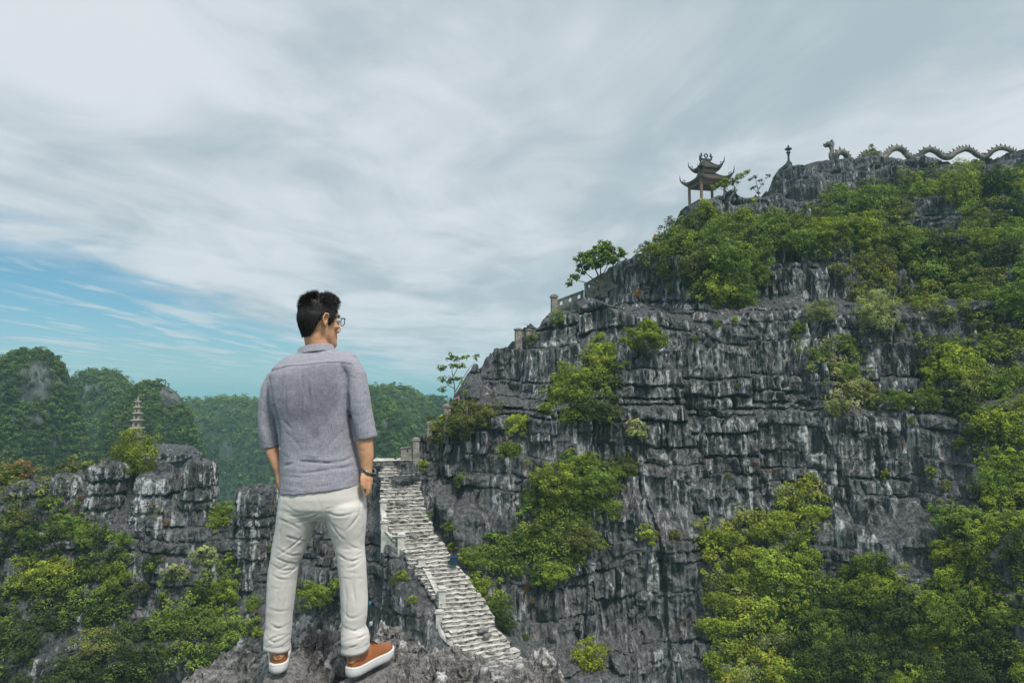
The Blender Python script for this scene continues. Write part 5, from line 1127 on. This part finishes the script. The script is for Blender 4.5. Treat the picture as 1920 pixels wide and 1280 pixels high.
# ------------------------------------------------------------------ trousers
tr = Loft()
tr.body([(531, 677, 898, 892, 3.16, .105, .105), (529.5, 679, 915, 910, 3.16, .112, .112), (527, 683, 930, 930, 3.16, .118, .115), (524, 686, 948, 948, 3.162, .116, .112), (522, 686.5, 962, 962, 3.165, .100, .10), (530, 680, 972, 972, 3.168, .07, .07)], 52, 2.4, YW * .7)
LL = [(540, 590, 922), (530, 602, 934), (525, 606, 945), (522.5, 601, 958), (520, 595, 975), (518, 589, 991), (514, 578, 1014), (510.5, 571, 1034), (507, 560, 1057), (503, 555.5, 1083), (501, 553, 1109), (500.4, 550.5, 1128), (500, 547.5, 1149), (499.5, 546, 1172), (496.5, 545, 1188), (495.3, 543.5, 1203), (497, 541.5, 1210), (498, 541, 1213)]
RL = [(622, 672, 922), (610, 682, 934), (604, 686, 945), (608, 686.5, 958), (613, 686, 975), (617, 685, 991), (626, 682, 1019), (630, 684, 1037), (633, 686, 1052), (636, 687.5, 1083), (638, 689, 1109), (639.5, 689.5, 1135), (640, 688, 1155), (641, 686, 1172), (640, 691, 1185), (639.5, 692.5, 1198), (642, 691.5, 1208), (645, 690, 1215)]
def leg(rows, y0, y1, tilt, big):
    out = []
    for (l, r_, yy) in rows:
        f = max(0, (yy - 945) / (1221 - 945)); Y_ = y0 + (y1 - y0) * f; hd = (r_ - l) / 2 * U_ * (1.0 if f > .3 else 1.12 - .4 * f)
        tl = tilt * sstep(np.array(f), .8, 1.0); kk = .55 if yy < 930 else (.8 if yy < 940 else (.93 if yy < 950 else 1.0)); out.append((l, r_, yy - tl, yy + tl, Y_, hd * .98 * kk, hd * kk))
    return out
tr.body(leg(LL, 3.165, 3.196, 1.0, 0), 40, 2.25); tr.body(leg(RL, 3.155, 3.148, -3.0, 0), 40, 2.25)
me, V, N = tr.remesh(.0055, 6)
px, py = proj(V); bk = sstep(-N[:, 1], -.5, .1); dsp = np.zeros(len(V))
C_ = [([(520, 205), (545, 250), (560, 295)], .006, 2.0), ([(560, 292), (500, 312), (420, 330), (370, 325)], .008, 3.2), ([(548, 310), (470, 355), (380, 372)], .007, 3.6), ([(572, 290), (640, 272), (700, 306)], .007, 3.2), ([(582, 305), (660, 332), (775, 300)], .008, 3.6), ([(600, 345), (650, 400), (690, 420)], .005, 4), ([(335, 250), (400, 300), (450, 310)], .005, 4), ([(790, 260), (740, 300), (690, 370)], .006, 4),
      ([(318, 345), (390, 372), (450, 420)], .007, 3.8), ([(312, 425), (390, 455), (470, 470)], .008, 3.6), ([(295, 505), (370, 555), (446, 545)], .009, 3.4), ([(285, 560), (350, 590), (425, 600)], .008, 3.0), ([(270, 600), (330, 640), (408, 628)], .009, 3.2), ([(262, 655), (320, 690), (405, 690)], .007, 3.4), ([(400, 560), (360, 610), (290, 640)], .005, 3), ([(255, 730), (310, 745), (370, 735)], .004, 4), ([(250, 850), (310, 875), (380, 860)], .004, 4), ([(248, 930), (310, 975), (385, 935)], .009, 3.4), ([(235, 1000), (285, 1062), (375, 1000)], .011, 3.4), ([(240, 1045), (300, 1012), (350, 1000)], .008, 3), ([(300, 1085), (350, 1060), (378, 1030)], .007, 3), ([(245, 1085), (280, 1060), (300, 1060)], .006, 3),
      ([(612, 380), (650, 425), (640, 470)], .007, 3.6), ([(700, 410), (745, 360), (770, 320)], .007, 3.8), ([(640, 495), (700, 522), (795, 500)], .010, 3.4), ([(650, 545), (720, 592), (808, 555)], .010, 3.4), ([(655, 600), (700, 648), (770, 655)], .008, 3.4), ([(790, 580), (740, 620), (690, 625)], .006, 3), ([(662, 672), (720, 692), (800, 680)], .005, 3.6), ([(668, 850), (715, 922), (790, 890), (812, 850)], .006, 4.5), ([(672, 955), (740, 990), (810, 955)], .009, 3.4), ([(668, 1012), (730, 1045), (828, 995)], .012, 3.4), ([(672, 1050), (730, 1030), (800, 1015)], .007, 3), ([(690, 1085), (760, 1068), (818, 1030)], .008, 3.2)]
C_ += [([(548, 312), (470, 420), (380, 510), (290, 560)], .008, 3.0), ([(580, 312), (640, 420), (720, 500), (800, 520)], .008, 3.0), ([(345, 230), (318, 420), (296, 560)], .005, 5), ([(780, 250), (770, 380), (770, 500)], .005, 5), ([(330, 640), (300, 760), (305, 900)], .006, 5), ([(360, 700), (350, 800), (330, 930)], .005, 4),
       ([(740, 620), (735, 740), (760, 880)], .006, 5), ([(690, 700), (700, 800), (690, 940)], .005, 4), ([(420, 610), (370, 660), (320, 660)], .007, 2.6), ([(660, 590), (740, 560), (800, 530)], .007, 2.6), ([(300, 620), (345, 560), (420, 520)], .006, 2.6)]
for pl, a, w_ in C_: dsp += fold(px, py, [z2(*q) for q in pl], a * .70, w_ * .60) * bk * np.clip(.55 + .9 * vn(px / 13 + 3 * a * 1e3, py / 13, seed=661), .05, 1.25)
# out-seams, hems, a welt pocket line
for pl in ([(z2(330, 205)), z2(302, 400), z2(268, 600), z2(247, 800), z2(244, 960)], [z2(806, 230), z2(806, 400), z2(800, 560), z2(814, 760), z2(812, 900)]):
    d, _, _ = seg_dist(px, py, pl); dsp += .0018 * np.exp(-(d / 1.6) ** 2)
for pl in ([z2(235, 1088), z2(300, 1078), z2(372, 1072)], [z2(680, 1100), z2(760, 1112), z2(815, 1060)]):
    d, _, _ = seg_dist(px, py, pl); dsp -= .0015 * np.exp(-(d / 1.0) ** 2)
dsp += .0020 * fbm(V[:, 0] * 7, V[:, 1] * 7, V[:, 2] * 8, 3, 630) + .0007 * fbm(V[:, 0] * 30, V[:, 1] * 30, V[:, 2] * 36, 2, 640)
V = V + N * dsp[:, None]
trs = finish(me, V, 'trousers', M['chino'])
# turned hems with a crisp lower edge
for (l, r_, y0_, y1_, tl, Y_) in ((496.0, 542.5, 1199, 1215.5, 1.0, 3.196), (642.0, 691.5, 1202, 1219, -3.4, 3.148)):
    rs = []; A = np.linspace(0, 2 * np.pi, 40, endpoint=False)
    for yy, k_ in ((y0_, 1.0), (y1_ - 5, 1.045), (y1_, 1.05), (y1_, .97), (y0_, .93)):
        a, b_ = at(l, yy - tl, Y_), at(r_, yy + tl, Y_); c_ = (a + b_) / 2; hw = (b_[0] - a[0]) / 2 * k_; q = (np.abs(np.cos(A)) ** 2.25 + np.abs(np.sin(A)) ** 2.25) ** (-1 / 2.25)
        wv = 1 + .025 * vn(np.cos(A) * 2.5 + l, np.sin(A) * 2.5, yy * .02, 12); rs.append(np.stack([c_[0] + hw * np.cos(A) * q * wv, Y_ + hw * np.sin(A) * q * wv, c_[2] + (b_[2] - a[2]) / 2 * np.cos(A) + .003 * np.sin(A * 2 + l)], 1) - PL)
    lf = Loft(); lf.rings(rs + [rs[0]], 40, cap=False); mb = MB(); mb.add(lf.V, lf.F); mb.build('hem', M['chino'], trs, smooth=True)
# ------------------------------------------------------------------ body: one continuous skin mesh
hy = R(46); Fv = np.array([math.sin(hy), math.cos(hy), -.04]); Fv = unit(Fv); Rv = np.array([math.cos(hy), -math.sin(hy), 0]); Uv = np.cross(Rv, Fv); Rv = np.cross(Fv, Uv)
HC = at(598.5, 603, 3.17); AX = np.array([Fv, Rv, Uv])
def H(f, r_, u): return HC + Fv * f + Rv * r_ + Uv * u
bo = Loft()
HEADL = [(-.120, .084, .050, .014, .3), (-.113, .093, .030, .027, .35), (-.100, .097, .004, .040, .42), (-.084, .094, -.024, .050, .45), (-.064, .092, -.050, .058, .42), (-.040, .090, -.070, .064, .36), (-.014, .088, -.083, .069, .30), (.010, .086, -.092, .0715, .26), (.030, .092, -.097, .073, .26), (.048, .090, -.099, .0745, .24), (.064, .082, -.096, .072, .18), (.080, .066, -.086, .063, .1), (.092, .044, -.068, .049, .05), (.100, .020, -.046, .030, 0), (.104, -.004, -.024, .010, 0)]
nh = 44; Ah = np.linspace(0, 2 * np.pi, nh, endpoint=False); rs = []
for (u, fr, bc, w_, tap) in HEADL:
    c_ = np.cos(Ah); s_ = np.sin(Ah); q = (np.abs(c_) ** 2.25 + np.abs(s_) ** 2.25) ** (-1 / 2.25); f_ = (fr + bc) / 2 + (fr - bc) / 2 * c_ * q; r_ = w_ * s_ * q * (1 - tap * np.clip(c_, 0, 1) ** 2)
    rs.append(HC + np.outer(f_, Fv) + np.outer(r_, Rv) + u * Uv)
bo.rings(rs, nh)
bo.ell(H(.082, 0, -.066), AX, (.013, .024, .007)); bo.ell(H(.080, 0, -.080), AX, (.012, .022, .007))
bo.tube([H(.086, 0, .018), H(.094, 0, -.004), H(.105, 0, -.028), H(.094, 0, -.040)], [.008, .009, .0115, .009], 14)
for s_ in (-1, 1):
    bo.ell(H(.056, s_ * .040, -.020), AX, (.028, .021, .016)); bo.ell(H(.096, s_ * .011, -.036), AX, (.010, .009, .007))
    # ear: helix rim, lobe and inner plate
    er = [H(.008, s_ * .076, .012), H(-.004, s_ * .086, .030), H(-.020, s_ * .092, .030), H(-.029, s_ * .092, .012), H(-.026, s_ * .088, -.010), H(-.014, s_ * .082, -.024), H(-.004, s_ * .077, -.026)]
    bo.tube(er, [.0045, .0050, .0052, .0052, .0050, .0058, .0045], 10); bo.ell(H(-.012, s_ * .077, .004), AX, (.017, .005, .028), 14, 10)
NB_ = at(598, 662, 3.175)
bo.tube([H(-.012, 0, -.03), H(-.014, 0, -.075), NB_ + np.array([0, 0, .012]), NB_ + np.array([0, 0.005, -.04]), at(592, 700, 3.165)], [.054, .052, .057, .070, .085], 28)
bo.tube([at(592, 690, 3.165), at(592, 760, 3.165), at(600, 860, 3.17), at(603, 930, 3.17)], [.085, .09, .085, .08], 20)
bo.tube([at(592, 690, 3.165), at(640, 690, 3.13), at(664, 696, 3.11), at(674, 760, 3.105), at(682, 805, 3.112), at(685, 835, 3.113), at(687.5, 858, 3.114), at(687.5, 876, 3.115), at(687, 886, 3.116)], [.05, .04, .036, .036, .0375, .037, .031, .0255, .0245], 24)
bo.tube([at(592, 690, 3.165), at(540, 700, 3.18), at(518, 708, 3.18), at(504, 770, 3.18), at(506, 815, 3.18), at(509, 840, 3.178), at(518, 865, 3.165), at(525, 886, 3.16), at(527, 893, 3.158)], [.05, .04, .034, .032, .0315, .0315, .0275, .023, .022], 24)
for rows, y1 in ((LL, 3.205), (RL, 3.155)):
    bo.tube([at(603, 930, 3.17)] + [at((l + r_) / 2, yy, 3.165 + (y1 - 3.165) * (yy - 945) / 276) for l, r_, yy in rows[::3]] + [at((rows[-1][0] + rows[-1][1]) / 2, 1232, y1 + .01)], [.06, .06, .065, .055, .048, .043, .038, .034, .032, .03][:len(rows[::3]) + 2], 16)
def hand(wr, spec, thumb):
    """palm between wrist and knuckles, four fingers and a thumb; points in pixels with depth"""
    for pts, rads in spec + [thumb]:
        bo.tube([at(*q) for q in pts], rads, 14)
hand(None, [([(687, 884, 3.116), (688, 897, 3.112), (688.5, 910, 3.110)], [.024, .029, .024]),
            ([(690, 905, 3.095), (691.5, 916, 3.093), (689.5, 925, 3.097), (685, 930, 3.105)], [.0105, .0100, .0092, .0080]), ([(692.5, 905, 3.112), (693, 917, 3.112), (691, 926, 3.114), (686, 932, 3.118)], [.0108, .0102, .0094, .0082]),
            ([(692.5, 904, 3.128), (693, 915, 3.130), (690.5, 925, 3.130), (686, 931, 3.132)], [.0106, .0100, .0092, .0080]), ([(691, 902, 3.143), (691, 912, 3.146), (688.5, 920, 3.146), (685, 926, 3.146)], [.0095, .0090, .0084, .0072])],
     ([(682, 888, 3.098), (679, 898, 3.088), (679.5, 908, 3.086), (682, 917, 3.090)], [.0125, .0115, .0105, .0085]))
hand(None, [([(526, 890, 3.158), (529, 900, 3.15), (531, 912, 3.145)], [.022, .027, .023]),
            ([(524, 902, 3.130), (526, 914, 3.128), (530, 923, 3.132), (535, 928, 3.138)], [.0105, .0100, .0092, .008]), ([(522.5, 903, 3.145), (524, 915, 3.145), (529, 924, 3.146), (535, 929, 3.15)], [.0108, .0102, .0094, .008]),
            ([(523, 902, 3.160), (524.5, 913, 3.162), (529, 922, 3.162), (535, 927, 3.164)], [.0106, .0100, .0092, .008]), ([(525, 900, 3.174), (526, 910, 3.177), (530, 918, 3.178), (535, 923, 3.178)], [.0095, .0090, .0084, .0072])],
     ([(531, 894, 3.135), (534, 902, 3.122), (534.5, 912, 3.120), (533, 920, 3.124)], [.0125, .0115, .0105, .0085]))
me, V, N = bo.remesh(.0043, 5, .5)
hl = (V - HC) @ AX.T
eye = sum(np.exp(-(((hl[:, 0] - .080) / .016) ** 2 + ((hl[:, 1] - s_ * .031) / .016) ** 2 + ((hl[:, 2] - .012) / .011) ** 2)) for s_ in (-1, 1))
V = V - N * (eye * .008)[:, None]
conch = sum(np.exp(-(((hl[:, 0] + .008) / .009) ** 2 + ((hl[:, 1] - s_ * .082) / .012) ** 2 + ((hl[:, 2] - .004) / .013) ** 2)) for s_ in (-1, 1)); V = V - N * (conch * .006)[:, None]
V = V + N * (.0006 * fbm(V[:, 0] * 60, V[:, 1] * 60, V[:, 2] * 60, 3, 650))[:, None]
body = finish(me, V, 'body', M['skin'])
M['eye'] = plain('eye_white', (0.7, 0.68, 0.65), .2, .05); M['iris'] = plain('iris', (0.02, 0.012, 0.008), .15, .1); M['lip'] = plain('lips', (0.42, 0.17, 0.14), .5, .1)
for s_ in (-1, 1):
    e_ = Loft().ell(H(.074, s_ * .031, .012), AX, (.0115, .0115, .0115), 16, 12); m_ = MB(); m_.add([tuple(np.array(v) - PL) for v in e_.V], e_.F); eo = m_.build('eye', M['eye'], man, smooth=True)
    e_ = Loft().ell(H(.0838, s_ * .0315, .012), AX, (.0025, .0055, .0055), 14, 8); m_ = MB(); m_.add([tuple(np.array(v) - PL) for v in e_.V], e_.F); m_.build('iris', M['iris'], eo, smooth=True)
    e_ = Loft().tube([H(.088, s_ * .014, .030), H(.086, s_ * .032, .035), H(.072, s_ * .050, .030)], [.004, .0045, .002], 8); m_ = MB(); m_.add([tuple(np.array(v) - PL) for v in e_.V], e_.F); m_.build('eyebrow', M['hair'], man, smooth=True)
# ------------------------------------------------------------------ hair: scalp shell and strands
nu, nv = 120, 80
th_ = np.linspace(-np.pi, np.pi, nu, endpoint=False)[None]; ph = np.linspace(-1.3, np.pi / 2 * .99, nv)[:, None]; th_, ph = np.broadcast_arrays(th_, ph)
def scalp(th, ph, off=0.0):
    """th: 0 = face direction, positive = his right; ph: elevation"""
    ph = np.asarray(ph, float); th = np.asarray(th, float); off = np.broadcast_to(off, ph.shape); P0 = -.25; pc = np.maximum(ph, P0); t = np.clip((P0 - ph), 0, 1.1); k = sstep(t, -.15, .95)
    ra, rb, rc = .098 + off, .078 + off, .086 + off
    z = np.where(ph >= P0, .020 + rc * np.sin(pc), .020 + rc * math.sin(P0) - .100 * t)
    a = np.cos(pc) * ra * (1 - k) + (.052 + off) * k; b_ = np.cos(pc) * rb * (1 - k) + (.052 + off) * k; cx0 = -.003 * (1 - k) - .014 * k
    return np.stack([cx0 + a * np.cos(th), b_ * np.sin(th), z], -1)
def hairline(th):
    a = np.abs(th); return np.interp(a, [0, .55, .85, 1.02, 1.15, 1.28, 1.40, 1.48, 1.56, 1.80, 1.95, 2.15, 2.5, 3.15], [.70, .68, .50, .15, -.12, -.45, -.50, -.1, .12, .0, -.35, -.72, -.98, -1.05])
inside = ph - hairline(th_)
topk = sstep(ph, .55, 1.1)
frontk = np.exp(-(th_ / .75) ** 2) * sstep(ph, .55, .9) * (1 - sstep(ph, 1.35, 1.57))
thick = .0065 + .012 * sstep(ph, .15, .8) + .008 * topk + .010 * frontk - .004 * sstep(-ph, .2, .8)
thick = thick * (.82 + .14 * fbm(th_ * 4, ph * 4, o=2, seed=700))
thick = np.where(inside > 0, thick * sstep(inside, -.02, .16) + .001, -.014)
hp_ = scalp(th_, ph, thick); HV = HC + hp_ @ AX - PL
F = grid_faces(nv, nu); i = np.arange(nv - 1) * nu; F = np.concatenate([F, np.stack([i + nu - 1, i, i + nu, i + 2 * nu - 1], 1)])
hair = obj('hair', mesh_np('hair', HV.reshape(-1, 3), F, M['hair'], True), man)
sr = np.random.default_rng(77); ns = 13000
ts = sr.uniform(-np.pi, np.pi, ns * 2); ps = np.where(sr.random(ns * 2) < .28, sr.uniform(-1.1, -.2, ns * 2), np.arcsin(sr.uniform(-.25, .99, ns * 2))); keep = (ps - hairline(ts)) > .03; ts, ps = ts[keep][:ns], ps[keep][:ns]; ns = len(ts)
tk_ = .006 + .010 * sstep(ps, .15, .8) + .008 * sstep(ps, .55, 1.1); fk = np.exp(-(ts / .8) ** 2) * sstep(ps, .5, .9)
root = scalp(ts, ps, tk_ * .6); out_ = unit(root - np.array([-.004, 0, .015]))
length = .008 + .016 * sstep(ps, .2, .8) + .015 * fk + .010 * (np.abs(ts) > 2.2) * sstep(ps, .45, .8) * (sr.random(ns) < .25)
fwd = np.array([1., 0, 0]); down = np.array([0, 0, -1.])
top_s = sstep(ps, .35, .8)[:, None]
dirn = unit(out_ * (.35 + .5 * top_s) + fwd * (.55 * top_s) * (1 - fk[:, None] * .6) + down * (.9 * (1 - top_s)) + np.array([0, 0, 1.]) * (.9 * fk[:, None]) + np.array([-.5, 0, .1]) * ((np.abs(ts) > 2.2)[:, None] * top_s) + sr.normal(size=(ns, 3)) * .16)
side = unit(np.cross(dirn, sr.normal(size=(ns, 3)))) * .00065
mid = root + dirn * length[:, None] * .55 + out_ * (length * .10)[:, None]; tip = root + dirn * length[:, None] + down * (length * .05)[:, None]
SV = np.stack([root - side, root + side, mid + side * .8, tip + side * .15, tip - side * .15, mid - side * .8], 1); SV = HC + SV.reshape(-1, 3) @ AX - PL
i = np.arange(ns) * 6; SF = np.concatenate([np.stack([i, i + 1, i + 2, i + 5], 1), np.stack([i + 5, i + 2, i + 3, i + 4], 1)])
so = obj('hair_strands', mesh_np('hair_strands', SV, SF, M['hair'], False), hair); so['kind'] = 'stuff'
# ------------------------------------------------------------------ spectacles
sg = empty('glasses'); sg.parent = man
def local(p): return tuple(np.asarray(p) - PL)
def rim(s_):
    c_ = []
    for a in np.linspace(0, 2 * np.pi, 21): 
        cx_, sx_ = math.cos(a), math.sin(a); q = (abs(cx_) ** 4 + abs(sx_) ** 4) ** -.25; c_.append(local(H(.110 - .010 * abs(.031 + .024 * cx_ * q) / .05, s_ * (.033 + .0245 * cx_ * q), .008 + .0175 * sx_ * q)))
    return c_
M['glass'] = new_mat('lens', .05, .5)[0]; gb_ = M['glass'].node_tree.nodes['Principled BSDF']; gb_.inputs['Transmission Weight'].default_value = 1.0; gb_.inputs['IOR'].default_value = 1.05; gb_.inputs['Base Color'].default_value = (.95, .97, .97, 1)
for s_ in (-1, 1):
    rr_ = rim(s_); ro = MB().tube(rr_, .0021, 6, cap=False).build('rim', M['frame'], sg, smooth=True)
    m_ = MB(); c_ = np.mean(np.array(rr_[:-1]), 0); m_.add([tuple(np.array(p) * .97 + c_ * .03 + Fv * z_) for z_ in (-.0008, .0008) for p in rr_[:-1]], [tuple(range(19, -1, -1)), tuple(range(20, 40))] + [(k_, (k_ + 1) % 20, 20 + (k_ + 1) % 20, 20 + k_) for k_ in range(20)]); m_.build('lens', M['glass'], sg)
    MB().tube([local(H(.102, s_ * .060, .018)), local(H(.090, s_ * .071, .018)), local(H(.03, s_ * .0765, .020)), local(H(-.012, s_ * .082, .024)), local(H(-.030, s_ * .082, .010)), local(H(-.040, s_ * .078, -.008))], [.0022, .0020, .0017, .0017, .0017, .0015], 6).build('temple', M['frame'], sg, smooth=True)
MB().tube([local(H(.107, -.010, .012)), local(H(.110, 0, .015)), local(H(.107, .010, .012))], .0018, 6).build('bridge', M['frame'], sg, smooth=True)
# ------------------------------------------------------------------ wrist watch
wc = at(690, 884, 3.115); wt_ = empty('wrist_watch', tuple(wc - PL)); wt_.parent = man; wt_.rotation_euler = (R(6), R(24), R(5))
nl = 20; ra_, rb_ = .0320, .0285
for k_ in range(nl):
    a = 2 * math.pi * (k_ + .5) / nl
    if abs(((a + math.pi) % (2 * math.pi)) - math.pi - 1.0) < .35: continue
    Mx = Matrix.Rotation(math.atan2(math.sin(a) / rb_, math.cos(a) / ra_), 3, 'Z')
    lk = MB().box((ra_ * math.cos(a), rb_ * math.sin(a), 0), (.0034, .0086, .0165), Mx).build('link', M['steel'], wt_, bevel=.0008)
    MB().box((ra_ * 1.03 * math.cos(a), rb_ * 1.03 * math.sin(a), 0), (.0034, .0080, .0065), Mx).build('centre_link', M['frame'] if k_ % 2 else M['steel'], lk)
a = 1.0; cpos = Vector((ra_ * math.cos(a), rb_ * math.sin(a), 0)); case = MB().lathe([(.0175, -.004), (.0185, 0), (.0185, .005), (.0165, .0075)], n=24).mesh('case', M['steel']); co = obj('case', case, wt_, cpos); co.rotation_euler = Vector((math.cos(a), math.sin(a), 0)).to_track_quat('Z', 'Y').to_euler()
obj('dial', MB().lathe([(.0155, .0076), (.0155, .0082)], n=24).mesh('dial', M['frame']), co)
# ------------------------------------------------------------------ sneakers
def shoe(frame, label, mirror):
    (h_, yaw) = frame; so_ = empty('shoe', tuple(h_ - PL), -yaw); so_.parent = man; so_['label'] = label; so_.scale = (1, 1, 1.14)
    Lh = .295; ss = np.linspace(0, 1, 40)
    half = np.interp(ss, [0, .03, .10, .25, .45, .62, .75, .87, .95, .985, 1], [.012, .026, .0375, .041, .042, .048, .0515, .047, .034, .020, .006])
    off = mirror * np.interp(ss, [0, .3, .6, .8, 1], [0, .0, .004, .010, .014])
    n = 36; A = np.linspace(0, 2 * np.pi, n, endpoint=False)
    def sole_ring(k, z, inset): return [(off[j] + sg_ * max(half[j] - inset, .002), ss[j] * Lh * (1 - inset * 4) + inset * .6, z + spring(ss[j])) for sg_, js in ((1, range(40)), (-1, range(39, -1, -1))) for j in js]
    def spring(s): return .010 * max(0, (s - .72) / .28) ** 2
    m_ = Loft(); R_ = [np.array(sole_ring(0, z, i_)) for z, i_ in ((.0, .006), (.003, .001), (.012, -.0025), (.026, -.003), (.036, -.001), (.0385, .002))]; m_.rings(R_, 80)
    mb = MB(); mb.add(m_.V, m_.F); sole = mb.build('sole', M['rubber'], so_, smooth=False)
    for p in sole.data.polygons: p.use_smooth = len(p.vertices) == 4
    # welt groove line
    mb = MB(); mb.tube([(q[0] * 1.0, q[1], q[2]) for q in sole_ring(0, .0335, -.0026)] + [sole_ring(0, .0335, -.0026)[0]], .0011, 5, cap=False).build('foxing_line', M['rubber'], sole)
    # upper: sections across the foot
    top = np.interp(ss, [0, .04, .16, .30, .42, .55, .70, .85, .95, 1], [.086, .094, .093, .094, .098, .088, .072, .060, .050, .040])
    up = []; n = 28; A = np.linspace(0, np.pi, n // 2)
    B_ = np.linspace(0, 2 * np.pi, n, endpoint=False)
    for j in range(0, 40):
        w_ = max(half[j] - .002, .003); hgt = top[j] - .034; c_ = np.cos(B_); s_ = np.sin(B_); pw = np.interp(ss[j], [0, .3, .6, 1], [2.6, 2.3, 2.2, 2.2])
        q = (np.abs(c_) ** pw + np.abs(s_) ** pw) ** (-1 / pw); x = off[j] + w_ * c_ * q * np.where(s_ > 0, 1 - .20 * np.clip(s_ * q, 0, 1) * (ss[j] < .6), 1); z = .034 + spring(ss[j]) + np.where(s_ > 0, hgt * s_ * q, .012 * s_ * q); up.append(np.stack([x, np.full(n, ss[j] * Lh * .985 + .003), z], 1))
    l = Loft(); l.rings(up, n); me_, V_, N_ = l.remesh(.0028, 4, .4); me_.vertices.foreach_set('co', np.ascontiguousarray(V_, np.float32).ravel()); me_.polygons.foreach_set('use_smooth', np.ones(len(me_.polygons), bool)); me_.materials.append(M['leather']); me_.name = 'upper'; uo = obj('upper', me_, so_)
    # heel patch: a curved tab on the back with its mark
    bm = bmesh.new(); bm.from_mesh(me_); pf = []
    for f in bm.faces:
        c_ = f.calc_center_median(); zr = (c_.z - .052) / .038; wmax = .034 if zr > .45 else .034 * (.40 + .60 * sstep(np.array(zr), .02, .45))
        if c_.y < .035 and 0 < zr < 1.3 and abs(c_.x) < wmax and c_.z < .0915: pf.append(f)
    bmesh.ops.delete(bm, geom=[f for f in bm.faces if f not in set(pf)], context='FACES')
    for v in bm.verts: v.co += v.normal * .0016
    bmesh.ops.solidify(bm, geom=bm.faces[:], thickness=-.0014)
    pm = bpy.data.meshes.new('heel_patch'); bm.to_mesh(pm); bm.free(); pm.materials.append(M['patch'])
    for p in pm.polygons: p.use_smooth = True
    po = obj('heel_patch', pm, uo)
    gm = [(.0075 * math.cos(a), -.0032 + .0, .070 + .0065 * math.sin(a)) for a in np.linspace(.7, 5.6, 16)] + [(.0070, -.0032, .0690), (.001, -.0032, .0690)]
    MB().tube(gm, .0007, 5).build('heel_mark', M['lace'], po)
    for k_, s0 in enumerate((.47, .53, .59)):
        j = int(s0 * 39); zt = top[j] + .003; MB().tube([(off[j] - .022, s0 * Lh, zt - .007), (off[j] - .01, s0 * Lh + .006, zt + .001), (off[j] + .01, s0 * Lh - .004, zt + .001), (off[j] + .022, s0 * Lh + .002, zt - .007)], .0022, 6).build('lace', M['lace'], uo, smooth=True)
    j = int(.46 * 39); MB().tube([(off[j], .46 * Lh, top[j] + .006), (off[j] + mirror * .022, .46 * Lh + .012, top[j] + .012), (off[j] + mirror * .034, .46 * Lh + .002, top[j] + .004), (off[j], .46 * Lh, top[j] + .006), (off[j] - .018, .46 * Lh + .014, top[j] + .010), (off[j] - .026, .46 * Lh + .004, top[j] - .002)], .0020, 6).build('lace_bow', M['lace'], uo, smooth=True)
    return so_
shoe(foot_L, 'left brown sneaker seen from behind', -1); shoe(foot_R, 'right brown sneaker turned outward', 1)

# ================================================================== haze over the valley
hm = bpy.data.materials.new('haze'); hm.use_nodes = True; ht = NT(hm.node_tree); hm.node_tree.nodes.clear()
pvn = ht.n('ShaderNodeVolumePrincipled'); pvn.inputs['Color'].default_value = (0.45, 0.80, 0.90, 1); pvn.inputs['Density'].default_value = 0.0006; pvn.inputs['Anisotropy'].default_value = 0.0
ho = ht.n('ShaderNodeOutputMaterial'); ht.link(pvn.outputs[0], ho.inputs['Volume'])
hzb = MB().box((0, 3000, -10), (8400, 8400, 104)).build('haze', hm); tag(hzb, 'thin blue-green haze filling the valley air', 'haze', kind='stuff')
